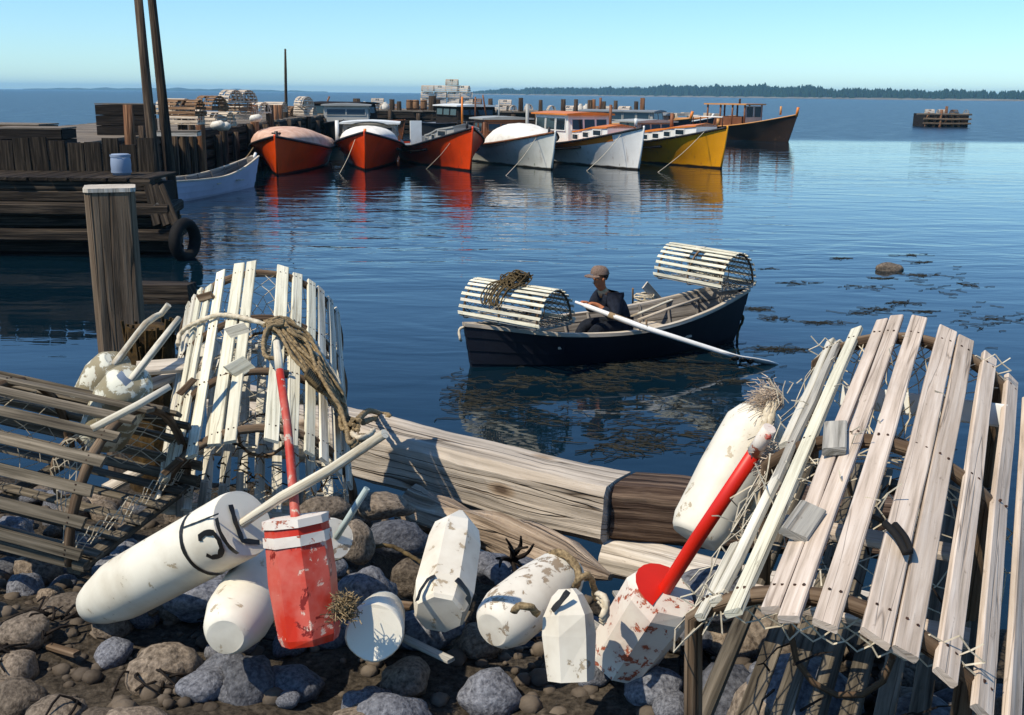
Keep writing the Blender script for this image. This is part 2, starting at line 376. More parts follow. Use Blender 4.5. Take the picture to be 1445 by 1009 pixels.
# ================================================================ SETTING
# ---- sea: sheltered and glassy inside the harbour, rougher out past the wharf
t = NT('sea_water'); o = t.coord('Object')
sx = t.n('ShaderNodeSeparateXYZ'); t.l(o, sx.inputs[0])
big = t.noise(t.coord('Object', (.02, .05, .05)), 1.0, 3, .5)
wob = t.math('ADD', sx.outputs[1], t.math('MULTIPLY', big, 30.0))
mr = t.n('ShaderNodeMapRange', interpolation_type='SMOOTHSTEP'); mr.inputs[1].default_value = 84; mr.inputs[2].default_value = 100; t.l(wob, mr.inputs[0])
outer = mr.outputs[0]
patch = t.ramp(t.noise(t.coord('Object', (.05, .13, .1)), 1.0, 3, .5), [(.35, (.35, .35, .35, 1)), (.65, (1, 1, 1, 1))])
n_a = t.noise(t.coord('Object', (.42, 1.0, 1)), 1.15, 2, .45, .6)
n_b = t.noise(t.coord('Object', (.8, 2.0, 1)), 2.4, 2, .5, .3)
n_c = t.noise(t.coord('Object', (.5, 1.0, 1)), .8, 5, .62)
bx = t.n('ShaderNodeMapRange', interpolation_type='SMOOTHSTEP'); bx.inputs[1].default_value = 3; bx.inputs[2].default_value = -5; t.l(sx.outputs[0], bx.inputs[0])
by = t.n('ShaderNodeMapRange', interpolation_type='SMOOTHSTEP'); by.inputs[1].default_value = 15; by.inputs[2].default_value = 22; t.l(sx.outputs[1], by.inputs[0])
bz = t.n('ShaderNodeMapRange', interpolation_type='SMOOTHSTEP'); bz.inputs[1].default_value = 40; bz.inputs[2].default_value = 27; t.l(sx.outputs[1], bz.inputs[0])
stir = t.math('MULTIPLY_ADD', t.math('MULTIPLY', t.math('MULTIPLY', bx.outputs[0], by.outputs[0]), bz.outputs[0]), 1.7); stir.node.inputs[2].default_value = 1.0
nearc = t.n('ShaderNodeMapRange', interpolation_type='SMOOTHSTEP'); nearc.inputs[1].default_value = 11; nearc.inputs[2].default_value = 24; nearc.inputs[3].default_value = .42; nearc.inputs[4].default_value = 1; t.l(sx.outputs[1], nearc.inputs[0])
patch = t.math('MULTIPLY', t.math('MULTIPLY', patch, stir), nearc.outputs[0])
calm = t.math('MULTIPLY', t.math('ADD', t.math('MULTIPLY', n_a, .035), t.math('MULTIPLY', n_b, .008)), patch)
rgh = t.math('MULTIPLY_ADD', t.math('MULTIPLY', outer, t.math('ADD', n_c, .55)), .26); rgh.node.inputs[2].default_value = .03
b = t.n('ShaderNodeBump'); b.inputs['Strength'].default_value = 1; b.inputs['Distance'].default_value = 1
t.l(t.math('MULTIPLY', calm, t.math('SUBTRACT', 1.0, outer)), b.inputs['Height']); t.l(b.outputs[0], t.b.inputs['Normal'])
t.b.inputs['IOR'].default_value = 1.333
t.set(lin('061a24'), rgh, .5); M['sea'] = t.m
mb = MB(); ys = [-60, 0, 20, 60, 150, 600, 2500, 9000]; xs = [-9000, -2000, -400, -80, 0, 80, 400, 2000, 9000]
mb.grid([[V((x, y, 0)) for x in xs] for y in ys], smooth=False)
sea = part('sea', mb, 'sea', kind='structure')

# ---- far shores
M['far_land'] = plain('far_wooded_land', '233024', '3d4a34', .02, .95, .2, 1)
M['beach'] = plain('far_shingle_beach', '5e5a50', '847d70', .02, .95, .1, 1)
M['spruce'] = NT('far_spruce_foliage'); M['spruce'].set(lin('1d3328'), .95, .1); M['spruce'] = M['spruce'].m
M['glass'] = M['glass'] if not isinstance(M['glass'], NT) else M['glass'].m
prof = [(664, 3000, 2), (690, 2900, 9), (745, 2600, 13), (850, 2350, 14), (900, 2250, 15), (1000, 2000, 18), (1070, 1850, 17), (1180, 1700, 13), (1313, 1620, 10), (1460, 1600, 10), (1700, 1600, 12)]
line = [(on(px, 200, 0).xy.normalized() * d, h) for px, d, h in prof]
land = MB(); rows = []
for p, h in line:
    q = V((p.x, p.y, 0)); n = q.normalized(); hh = max(1.0, h * .45)
    rows.append([q - n * 12 + V((0, 0, -.5)), q + V((0, 0, .9)), q + n * 16 + V((0, 0, 2.0)), q + n * 120 + V((0, 0, hh)), q + n * 300 + V((0, 0, hh * .8)), q + n * 420 + V((0, 0, -1))])
land.grid(rows); part('far_shore', land, 'far_land', kind='structure')
bl = MB(); bl.grid([[r[0] + V((0, 0, .35)) - r[0].normalized() * 2, r[2] + V((0, 0, .5))] for r in rows]); part('far_beach', bl, 'beach', kind='structure')
fo = MB()
for i in range(2600):
    k = ru(0, len(line) - 1.001); j = int(k); f = k - j
    p = line[j][0].lerp(line[j + 1][0], f); h = line[j][1] * (1 - f) + line[j + 1][1] * f
    n = p.normalized(); dd = ru(10, 230); q = p + n * dd
    z0 = min(1, dd / 110) * max(1, h * .45) - .3; th = ((h - h * .45) * ru(.8, 1.3) + 4.5) * (1 + .45 * mnoise.noise(V((k * 3.1, 0, 5))) + .2 * mnoise.noise(V((k * 14, 2, 5)))); w = th * ru(.22, .5)
    a0 = rnd() * 6; rows = []
    for zz, rr in ((.05, 1), (.35, .85), (.6, .6), (1.0, .06)):
        rows.append([V((q.x + cos(a0 + m * 1.2566) * w * rr * ru(.7, 1.25), q.y + sin(a0 + m * 1.2566) * w * rr, z0 + th * (zz + ru(-.05, .05)))) for m in range(5)])
    fo.grid(rows, True, False)
part('far_forest', fo, 'spruce', kind='stuff')
hl = MB(); rows = []
for k in range(60):
    px = 40 + k * 7.2; q = on(px, 200, 0).xy.normalized() * 5600; n = q.normalized()
    h = (4 + 13 * sin(pi * min(1, k / 59)) ** .7) * (0.75 + .5 * mnoise.noise(V((k * .35, 3, 1))))
    rows.append([V((q.x, q.y, -1)), V((q.x + n.x * 40, q.y + n.y * 40, h)), V((q.x + n.x * 300, q.y + n.y * 300, h * .8)), V((q.x + n.x * 500, q.y + n.y * 500, -1))])
hl.grid(rows); part('distant_headland', hl, 'far_land', kind='structure')

# ---- the stony shore we stand on
def shore_z(x, y):
    edge = 4.05 - .55 * (x - .4)       # where the bank drops to the water
    edge = min(max(3.0, edge), 5.0)
    d = y - edge
    k_ = max(0, min(1, (x + .7) / .6)); k_ = k_ * k_ * (3 - 2 * k_)
    z = 1.82 - (.2 + .45 * k_) * max(0, y - 2.45) + .12 * max(0, min(1, (x - .3) / .6)) * max(0, min(1, (2.7 - y) / .5))
    z = max(z, 1.22)
    if d > -.15: z -= 1.9 * max(0, d + .15) ** .8
    z += .07 * mnoise.noise(V((x * 1.7, y * 1.7, 0))) + .03 * mnoise.noise(V((x * 6, y * 6, 4)))
    return max(z, -1.2)
t = NT('shore_gravel'); g = t.noise(t.coord('Object'), 22, 8, .7); vo = t.n('ShaderNodeTexVoronoi'); vo.inputs['Scale'].default_value = 55; t.l(t.coord('Object'), vo.inputs['Vector'])
c = t.ramp(t.noise(t.coord('Object'), 60, 5, .7), [(.3, lin('1f1b16')), (.7, lin('5f564b'))]); c = t.mix(.6, c, t.ramp(g, [(.35, (.35, .33, .3, 1)), (.65, (1, 1, 1, 1))]), 'MULTIPLY')
t.bump(t.math('ADD', t.math('MULTIPLY', vo.outputs['Distance'], .5), g), .8, .014); M['gravel'] = t.set(c, .95, .1)
mb = MB(); rows = []
ysr = [-30, -12, -5, -2, 0] + [0.4 + .14 * k for k in range(62)]; xsr = [-40, -20, -10] + [-6 + .16 * k for k in range(76)] + [8, 14, 25, 45]
for y in ysr: rows.append([V((x, y, shore_z(x, y) if y > 0 else max(1.2, shore_z(x, 0)))) for x in xsr])
mb.grid(rows); part('shore', mb, 'gravel', kind='structure')

# ---- haze over the water
hz = MB(); hz.box((0, 4600, 22), (18600, 9900, 48)); ho = part('haze', hz, 'sea', kind='stuff')
hm = bpy.data.materials.new('sea_haze'); hm.use_nodes = True; hm.node_tree.nodes.clear()
hv = hm.node_tree.nodes.new('ShaderNodeVolumePrincipled'); hvo = hm.node_tree.nodes.new('ShaderNodeOutputMaterial')
hv.inputs['Color'].default_value = (.36, .72, 1, 1); hv.inputs['Density'].default_value = .00016; hv.inputs['Anisotropy'].default_value = 0
hm.node_tree.links.new(hv.outputs[0], hvo.inputs['Volume']); ho.data.materials.clear(); ho.data.materials.append(hm)

# ================================================================ WHARF
DZ = 1.8
def piling_mb(p, z1, r, lean=0, n=9):
    m = MB(); b0 = V((p[0], p[1], -1.0)); b1 = V((p[0] + lean * (z1 + 1), p[1], z1))
    m.tube([b0, b0.lerp(b1, .4), b0.lerp(b1, .75), b1], [r * 1.05, r * 1.0, r * .97, r * .9], n, True, True, jit=.06); return m
# left arm, running away from the shore
LX = -11.5
wl = root('wharf', 'long dark timber wharf running back along the left edge of the harbour', 'wharf', V((LX, 30, 0)))
for k in range(70):
    y = 24.5 + k * .85; m = MB(); m.plank((LX - 6, y, DZ + ru(-.02, .02)), (LX + ru(-.08, .1), y, DZ + ru(-.02, .02)), .8, .09, seg=1, ch=.1)
    part('deck_plank', m, 'deck_wood', wl, True)
for z in (.1, .5, .9, 1.3, 1.62):
    m = MB(); m.plank((LX - .12 + ru(-.05, .05), 24.4, z), (LX - .12 + ru(-.04, .04), 84, z), .3, .26, (0, 0, 1), seg=6, wob=.03); part('face_timber', m, 'wharf_wood', wl, True)
m = MB(); m.box((LX - 3.3, 54, .3), (5.6, 59, 2.7)); part('crib_fill', m, 'shed_dark', wl, True)
for y in [25 + 2.6 * k for k in range(22)]:
    part('piling', piling_mb((LX + .15, y), DZ + ru(-.3, .15), ru(.12, .17), ru(-.02, .02)), 'piling', wl, True)
# pilings that stand up above the deck, read off the photograph: x, top y, distance
for px, ty, Y, r, mt in ((309, 168, 33, .17, 'piling'), (319, 150, 37, .12, 'piling_brown'), (324, 145, 38, .17, 'piling_brown'), (335, 152, 36, .18, 'piling'), (348, 154, 37, .12, 'piling'), (363, 144, 41, .17, 'piling'), (374, 148, 46, .19, 'piling_brown'), (380, 148, 50, .19, 'piling'),
                         (387, 148, 52, .2, 'piling_brown'), (393, 148, 54, .22, 'piling_brown'), (401, 147, 57, .2, 'piling'), (411, 151, 60, .28, 'piling'), (417, 152, 63, .2, 'piling'), (427, 143, 66, .25, 'piling'), (247, 178, 32, .1, 'piling'), (278, 160, 34, .12, 'piling'), (219, 148, 31, .16, 'piling_brown')):
    p = at(px, ty, Y); p.x = min(p.x, LX + .3); part('bollard_piling', piling_mb((p.x, p.y), p.z, r), mt, wl, True)
# back arm
BY = 84.0
wb = root('wharf', 'far timber wharf behind the moored boats, stacked with traps', 'wharf', V((0, BY, 0)))
for k in range(28):
    x = -12 + k * .88; m = MB(); m.plank((x, BY - .1 + ru(-.1, .1), DZ + ru(-.02, .02)), (x, BY + 9, DZ), .84, .1, seg=1); part('deck_plank', m, 'deck_wood', wb, True)
for z in (.15, .55, .95, 1.35, 1.62):
    m = MB(); m.plank((-12.4, BY + .15, z), (12.6, BY + .15, z), .3, .3, (0, -1, 0), seg=6, wob=.03); part('face_timber', m, 'wharf_wood', wb, True)
m = MB(); m.box((.1, BY + 4.8, .3), (24.6, 8.8, 2.7)); part('crib_fill', m, 'shed_dark', wb, True)
for x in [-11.5 + 1.9 * k for k in range(13)]:
    part('piling', piling_mb((x + ru(-.2, .2), BY - .15), DZ + ru(-.2, .1), ru(.15, .2)), 'piling', wb, True)
for px, ty, r in ((503, 139, .33), (553, 140, .22), (563, 143, .2), (610, 135, .33), (618, 140, .2), (692, 139, .2), (735, 138, .2), (763, 141, .17), (795, 140, .2), (813, 140, .18), (833, 141, .22), (838, 140, .17), (852, 143, .2), (869, 142, .18), (898, 143, .18), (907, 138, .2)):
    Y = BY + .3; p = at(px, ty, Y); part('bollard_piling', piling_mb((p.x, p.y), p.z, r), 'piling_brown' if px in (907, 838) else 'piling', wb, True)

# crib landing with the tyre fender, and the two tall poles
LY = 20.6
cr = root('crib_landing', 'dark log crib landing at the left with tarred timbers and a tyre on its corner', 'landing', V((-8.5, LY, 0)))
for k, (z, xr, yf) in enumerate(((-.1, -6.72, 0), (.18, -6.76, .05), (.44, -6.62, -.25), (.68, -6.85, .05), (.93, -6.7, -.22), (1.16, -7.0, .1), (1.38, -7.12, .12))):
    m = MB(); m.plank((-12.5, LY + yf, z), (xr, LY + yf, z), .3, .24, (0, 0, 1), seg=4, wob=.02); part('crib_timber', m, 'wharf_wood', cr, True)
    m = MB(); m.plank((xr - .2, LY + yf + .1, z - .08), (xr - .45, LY + 1.7, z - .08), .24, .22, (0, 0, 1), seg=3, wob=.02); part('crib_timber', m, 'wharf_wood', cr, True)
m = MB(); m.box((-9.9, LY + .95, .2), (5.4, 1.5, 2.3)); part('crib_fill', m, 'shed_dark', cr, True)
for k in range(14):
    x = -12.4 + k * .39; m = MB(); m.plank((x, LY - .05 + ru(-.1, .1), 1.5), (x, LY + 1.75, 1.5), .36, .06, seg=1); part('deck_plank', m, 'wharf_wood', cr, True)
for k in range(15):
    x = -12.9 + k * .37; m = MB(); m.plank((x, LY + 1.62 + ru(-.02, .02), .9), (x + ru(-.02, .02), LY + 1.62, 2.15 + ru(-.12, .1)), .34, .05, (0, -1, 0), seg=1); part('wall_board', m, 'wharf_wood', cr, True)
for a, b_ in (((226, 262), (248, 316)), ((218, 262), (236, 318)), ((209, 262), (222, 318))):   # slanted fender planks
    m = MB(); m.plank(at(*a, LY - .05), at(*b_, LY - .45), .16, .06, (0, -1, .1)); part('fender_plank', m, 'wharf_wood', cr, True)
m = MB(); m.plank(at(219, 288, LY - .3), at(258, 330, LY - .2), .1, .05, (0, -.6, .8)); part('rail_board', m, 'deck_wood', cr, True)
# tyre
tc = at(261, 339, LY - .35); m = MB(); R0, rr = .33, .125
rows = []
for i in range(36):
    a = 2 * pi * i / 36; ring = []
    for k in range(12):
        b_ = 2 * pi * k / 12; w = 1.0 + (.05 if (i % 2 and cos(b_) > .6) else 0)
        ring.append(V((sin(b_) * rr * .95, cos(a) * (R0 + cos(b_) * rr * w * .85), sin(a) * (R0 + cos(b_) * rr * w * .85))))
    rows.append(ring)
rows.append(rows[0]); m.grid(rows, True)
mt = Matrix.Translation(tc) @ Matrix.Rotation(radians(-18), 4, 'Z')
tr = root('tyre_fender', 'black rubber tyre hanging as a fender on the corner of the log landing', 'tyre', mt)
part('tyre', m, 'rubber', tr)
m = MB(); m.rope([tc + V((.02, .1, .42)), tc + V((0, .02, .3)), tc + V((0, 0, .22)), tc + V((-.1, .15, .3)), tc + V((-.15, .3, .45))], .018); part('hanging_rope', m, 'rope_dark', tr, True)
for (a, b_, lab) in (((205, 100), (221, 266), 'left of the two tall dark poles leaning together by the wharf'), ((225, 100), (243, 268), 'right of the two tall dark poles, overlapping the pale rowboat')):
    p0 = at(*b_, 24.3 if b_[0] < 230 else 24.7); p1 = at(*a, 24.6 if b_[0] < 230 else 25.1); d = (p1 - p0)
    m = MB(); m.tube([p0 - d * .5, p0, p0 + d * .5, p1, p0 + d * 1.9], [.125, .12, .112, .105, .09], 10, jit=.04)
    single('mooring_pole', m, 'piling', lab, 'pole', 'tall poles by the landing')
p0 = at(404, 168, 57); p1 = at(403, 100, 57); m = MB(); m.tube([p0 - V((0, 0, .4)), p0, p0.lerp(p1, .6), p1, p1 + (p1 - p0) * .45], [.09, .09, .08, .07, .05], 8, jit=.04)
single('light_pole', m, 'piling', 'thin dark pole standing alone above the wharf behind the first orange boat', 'pole')
# timber stub in the water and right hand pier
m = MB(); p = on(262, 428, 0); m.box(p + V((-.35, .12, .02)), (.85, .4, .55)); m.jitter(.03, 3)
single('timber_stub', m, 'wharf_wood', 'dark square timber stub awash below the log landing', 'timber')
# thick post at the left edge
pt = at(155, 268, 6.5); m = MB()
m.plank((pt.x, pt.y, -.8), (pt.x, pt.y, pt.z), .29, .29, (.35, -1, 0), seg=6, ch=.12, wob=.006)
po = root('wharf_post', 'thick square weathered post at the left edge with its sunlit top painted pale', 'post', V((pt.x, pt.y, 1.2)))
part('post_shaft', m, 'post', po, True)
m = MB(); m.plank((pt.x, pt.y, pt.z - .002), (pt.x, pt.y, pt.z + .022), .30, .30, (.35, -1, 0), seg=1, ch=.1); part('post_top_sunlit', m, 'beam_light', po, True)  # thin paler cap: sunlight on the post top put in as colour

# ================================================================ BOATS
def window(parent, c, ux, uz, w, h, frame_mat='white_trim', proud=.03):
    ux = V(ux).normalized(); uz = V(uz).normalized(); nr = ux.cross(uz); c = V(c)
    f = MB(); fw = .045
    R = Matrix((ux, nr, uz)).transposed()
    for s_ in (-1, 1):
        f.box(c + uz * (s_ * (h / 2 + fw / 2)), (w + 2 * fw, proud * 2, fw), R); f.box(c + ux * (s_ * (w / 2 + fw / 2)), (fw, proud * 2 - .004, h), R)
    fr = part('window', f, frame_mat, parent)
    g = MB(); g.box(c, (w, .02, h), R); part('pane', g, 'glass', fr); return fr
class Hull:
    def __init__(s, L, B, fb, fm, rake=.3, fine=.42, wl=.78):
        s.L, s.B, s.fb, s.fm, s.rake, s.fine, s.wl = L, B, fb, fm, rake, fine, wl
    def half(s, t): return s.B / 2 * (1 - (1 - min(t / (s.fine * .92), 1)) ** 2.1) * (1 - .16 * max(0, (t - .5) / .5) ** 2)
    def halfw(s, t): return s.B / 2 * s.wl * (1 - (1 - min(t / .72, 1)) ** 1.45) * (1 - .18 * max(0, (t - .5) / .5) ** 2)
    def sheer(s, t): return s.fm + (s.fb - s.fm) * max(0, 1 - t / .72) ** 2.3 + .06 * max(0, (t - .8) / .2)
    def pt(s, t, k, sd, off=0):
        b, bw, z = s.half(t), s.halfw(t), s.sheer(t); y = t * s.L - s.rake * (k if k > 0 else k * .4) * (1 - t) ** 5
        if k >= 0: x = bw + (b - bw) * k ** 1.15; zz = k * z
        else: x = bw * (1 + .45 * k); zz = k * .6
        return V((sd * (x + off), y, zz))
    def build(s, rt, mat, rail_mat, deck_mat, bul=.12, strake=None):
        N = 26; m = MB()
        for sd in (-1, 1):
            m.grid([[s.pt((i / N) ** 1.35, k, sd) for k in (-1, -.4, 0, .14, .28, .42, .56, .7, .85, 1)] for i in range(N + 1)], su=0)
        for k0, k1 in ((-1, 0), (0, .5), (.5, 1)):                              # transom
            m.poly([s.pt(1, k0, -1), s.pt(1, k0, 1), s.pt(1, k1, 1), s.pt(1, k1, -1)])
        h = part('hull', m, mat, rt)
        for sd in (-1, 1):
            m = MB(); m.tube([s.pt((i / 20) ** 1.3, .99, sd, .03) + V((0, 0, .01)) for i in range(21)], .05, 6); part('rub_rail', m, rail_mat, rt)
            if strake:
                m = MB(); m.tube([s.pt(.30 + .65 * i / 14, .74, sd, .04) for i in range(15)], .06, 6); part('rubbing_strake', m, rail_mat, rt)
        m = MB(); m.tube([s.pt(0, -.2, 1) + V((0, -.01, 0)), s.pt(0, .5, 1) + V((0, -.02, 0)), s.pt(0, 1, 1) + V((0, -.02, 0)), s.pt(0, 1, 1) + V((0, .0, .06))], .045, 6); part('stem_post', m, mat if rail_mat != 'black_trim' else rail_mat, rt) if False else part('stem_post', m, mat, rt)
        m = MB(); rows = []
        for i in range(15):
            tt = .02 + .97 * i / 14; b = s.half(tt) - .03; z = s.sheer(tt) - bul
            rows.append([V((-b, tt * s.L, z)), V((-b * .5, tt * s.L, z + .04)), V((0, tt * s.L, z + .06)), V((b * .5, tt * s.L, z + .04)), V((b, tt * s.L, z))])
        m.grid(rows); part('deck', m, deck_mat, rt)
    def tarp(s, rt, t0, t1, h, mat, wid=.98, base=0.0, pk=.45):
        m = MB(); rows = []; n = 18
        for i in range(n + 1):
            f = i / n; tt = t0 + (t1 - t0) * f; b = max(.02, s.half(tt) * wid); z = s.sheer(tt) + base
            hh = h * (sin(pi * min(1, f / (2 * pk)) if f < pk else pi / 2 + pi / 2 * (f - pk) / (1 - pk) * .75)) ** .8 + .02
            r = []
            for k in range(15):
                a = pi * k / 14; q = V((-cos(a) * b, tt * s.L, z + hh * sin(a) ** .75)); w = .035 * mnoise.noise(V((q.x * 2.5, q.y * 1.6, 3))) + .02 * sin(f * 40)* sin(a)
                r.append(q + V((0, 0, w)))
            rows.append(r)
        m.grid(rows, cap0=True, cap1=True); return part('tarpaulin', m, mat, rt)
    def trunk(s, rt, t0, t1, h, wid, wall, roofm, nwin=3, over=.06, rows=None):
        m = MB(); R_ = []; T = MB(); n = 8
        for i in range(n + 1):
            tt = t0 + (t1 - t0) * i / n; b = min(s.half(tt) - .18, s.B / 2 * wid); b = max(b, .12); z = s.sheer(tt) - .1; hh = h * (.72 + .28 * min(1, i / 3))
            R_.append([V((-b, tt * s.L, z)), V((-b * .97, tt * s.L, z + hh)), V((0, tt * s.L, z + hh + .1)), V((b * .97, tt * s.L, z + hh)), V((b, tt * s.L, z))])
        m.grid(R_, smooth=False, cap0=True, cap1=True); part('trunk_cabin', m, wall, rt)
        rf = [[r[1] + V((-over, 0, .01)), V((r[1].x * .5, r[1].y, r[1].z + .075)), r[2] + V((0, 0, .03)), V((r[3].x * .5, r[3].y, r[3].z + .075)), r[3] + V((over, 0, .01)), r[3] + V((over, 0, -.05)), r[1] + V((-over, 0, -.05))] for r in R_]
        T.grid(rf, True, False, True, True); part('cabin_roof', T, roofm, rt)
        for j in range(nwin):
            i = 1.6 + (n - 2.4) * j / max(1, nwin - 1) if nwin > 1 else n / 2
            i0 = int(i); f = i - i0; a = R_[i0]; b_ = R_[min(n, i0 + 1)]
            for sd in (0, 4):
                e = 1 if sd == 0 else 3
                p = a[sd].lerp(b_[sd], f).lerp(a[e].lerp(b_[e], f), .56); ux = (b_[sd] - a[sd]).normalized(); ux.z = 0
                window(rt, p + V((-.012 if sd == 0 else .012, 0, 0)), ux, (0, 0, 1), .5, h * .34, wall)
    def house(s, rt, t0, t1, h, wid, wall, roofm, nside=3, front=2, sidewin=.42, over=.12, open_back=False):
        y0, y1 = t0 * s.L, t1 * s.L; b = wid / 2; z0 = s.sheer((t0 + t1) / 2) - .15; z1 = z0 + h; m = MB(); tilt = .18
        m.grid([[V((-b, y0, z0)), V((-b * .94, y0 + tilt, z1)), V((b * .94, y0 + tilt, z1)), V((b, y0, z0))], [V((-b, y1, z0)), V((-b * .94, y1, z1)), V((b * .94, y1, z1)), V((b, y1, z0))]], False, False, True, True)
        part('wheelhouse', m, wall, rt)
        T = MB(); T.grid([[V((-b - over, yy, z1)), V((-b - over, yy, z1 + .07)), V((-b * .5, yy, z1 + .13)), V((0, yy, z1 + .15)), V((b * .5, yy, z1 + .13)), V((b + over, yy, z1 + .07)), V((b + over, yy, z1))] for yy in (y0 - .05, (y0 + y1) / 2, y1 + .2)], True, False, True, True)
        part('wheelhouse_roof', T, roofm, rt)
        for j in range(front):
            w = (2 * b - .3) / front - .12; x = -b + .2 + (j + .5) * (2 * b - .4) / front
            window(rt, V((x, y0 + tilt * .70 - .015, z0 + h * .72)), (1, 0, 0), (0, tilt / h, 1), w, h * sidewin * .85, wall)
        for j in range(nside):
            yy = y0 + .3 + (j + .5) * (y1 - y0 - .4) / nside
            for sd in (-1, 1): window(rt, V((sd * b * .968 + sd * .012, yy, z0 + h * .72)), (0, 1, 0), (-sd * .06 * b / h, 0, 1), (y1 - y0 - .5) / nside - .12, h * sidewin, wall)
        return z0, z1
def boat(name, label, X, Y, yaw, hull, mat, rail, deck, group='moored boats along the far wharf', strake=None, cat='boat', z=0):
    mt = Matrix.Translation(V((X, Y, z))) @ Matrix.Rotation(radians(yaw), 4, 'Z')
    rt = root(name, label, cat, mt, group); hull.build(rt, mat, rail, deck, strake=strake); rt['bm'] = 0; del rt['bm']; return rt
def bits(rt, h, items):
    for nm, mtl, p0, p1, r in items:
        m = MB(); m.tube([p0, p1], r, 7); part(nm, m, mtl, rt)

# 1 orange, under a tan canvas
h = Hull(9.5, 3.15, 1.52, .80); b1 = boat('lobster_boat', 'leftmost orange boat, its deck covered with a tan canvas', -9.23, 41.2, 4, h, 'orange', 'black_trim', 'deck_paint')
h.tarp(b1, .04, .97, .80, 'tarp_tan', .99, pk=.32)
bits(b1, h, [('bitt', 'black_trim', (0, .12, 1.3), (0, .12, 1.70), .07), ('bitt_pin', 'black_trim', (-.18, .12, 1.62), (.18, .12, 1.62), .03)])
m = MB(); m.tube([(-.0, .5, 1.6), (0, 3, 1.72), (0, 6, 1.5), (0, 9, 1.1)], .05, 6); part('ridge_pole', m, 'tarp_tan', b1)
# 2 orange, white canvas hood and grey cabin behind
h = Hull(9.5, 3.05, 1.60, .80); b2 = boat('lobster_boat', 'second orange boat, with a rounded white canvas hood and grey windscreen', -6.23, 44.35, 5, h, 'orange2', 'black_trim', 'deck_paint', strake=True)
h.tarp(b2, .06, .46, .72, 'tarp_white', .86, pk=.7)
m = MB(); rows = []                                        # dark canvas hoop edge behind the hood
for yy in (4.0, 4.35):
    rows.append([V((-cos(pi * k / 14) * 1.42, yy, 0.95 + .96 * sin(pi * k / 14) ** .7)) for k in range(15)])
m.grid(rows); m.grid([[p * 1.0 + V((0, 0, -.05)) for p in r] for r in rows]); part('hood_hoop', m, 'black_trim', b2)
h.house(b2, .46, .72, 1.12, 2.5, 'grey_trim', 'white_trim', 2, 3, .34)
bits(b2, h, [('bitt', 'orange_trim', (0, .25, 1.4), (0, .25, 1.72), .06), ('cabin_post', 'white_trim', (-1.45, 4.1, .9), (-1.45, 4.1, 1.95), .09)])
# 3 orange seen from the side, low grey cabin
h = Hull(9.2, 2.95, 1.80, .78, fine=.45); b3 = boat('lobster_boat', 'third orange boat, broadside on, with a low grey cabin and a thin mast', -1.83, 44.55, 19, h, 'orange2', 'black_trim', 'deck_paint', strake=True)
h.trunk(b3, .10, .46, .58, .6, 'grey_trim', 'grey_trim', 3)
m = MB(); m.plank((-1.05, 5.3, .5), (-1.05, 5.3, 1.95), .55, .06, (0, -1, 0)); part('wind_board', m, 'white_trim', b3)
m = MB(); m.plank((-.9, 5.6, 1.0), (1.1, 5.6, 1.0), .5, .06, (0, -1, 0)); part('bulkhead', m, 'grey_trim', b3)
bits(b3, h, [('mast', 'orange_trim', (.1, 1.6, 1.6), (.1, 1.6, 3.05), .045), ('bitt', 'black_trim', (0, .5, 1.7), (0, .5, 2.05), .06), ('handrail', 'black_trim', (-.3, .9, 2.06), (.5, 2.6, 1.98), .025)])
# 4 white with a white canvas hood
h = Hull(9.8, 3.0, 1.62, .84, fine=.45); b4 = boat('lobster_boat', 'greenish white boat with a cream canvas hood and brown rail', 1.63, 45.9, 23, h, 'white_hull', 'rust_hull', 'deck_paint')
h.tarp(b4, .10, .50, .88, 'tarp_white', .88, pk=.75)
h.house(b4, .50, .66, 1.30, 2.4, 'rust_hull', 'grey_trim', 2, 3, .30)
bits(b4, h, [('mast', 'grey_trim', (-.2, 5.6, 1.9), (-.2, 5.6, 2.9), .035), ('exhaust_pipe', 'grey_trim', (.75, 4.4, 1.0), (.75, 4.4, 2.75), .08), ('hood_post', 'rust_hull', (-1.3, 4.7, .7), (-1.3, 4.7, 1.9), .06), ('bitt', 'black_trim', (0, .3, 1.4), (0, .3, 1.82), .06)])
# 5 white with wheelhouse and orange roofs
h = Hull(10.2, 3.1, 1.84, .88, fine=.47); b5 = boat('lobster_boat', 'white boat with an orange deck strip and a glazed wheelhouse aft', 5.47, 46.4, 26, h, 'white_hull2', 'black_trim', 'orange_trim', strake=True)
h.trunk(b5, .15, .42, .62, .62, 'white_trim', 'orange_trim', 3)
h.house(b5, .42, .76, 1.5, 2.35, 'white_trim', 'orange_trim', 3, 3, .36)
bits(b5, h, [('mast', 'rust_hull', (.3, 3.0, 1.4), (.3, 3.0, 2.75), .07), ('bitt', 'white_trim', (0, .35, 1.9), (0, .35, 2.2), .07)])
m = MB(); m.grid([[h.pt(.12 + .85 * i / 16, .80, -1, .012), h.pt(.12 + .85 * i / 16, .985, -1, .012)] for i in range(17)]); part('sheer_band', m, 'orange_trim', b5)
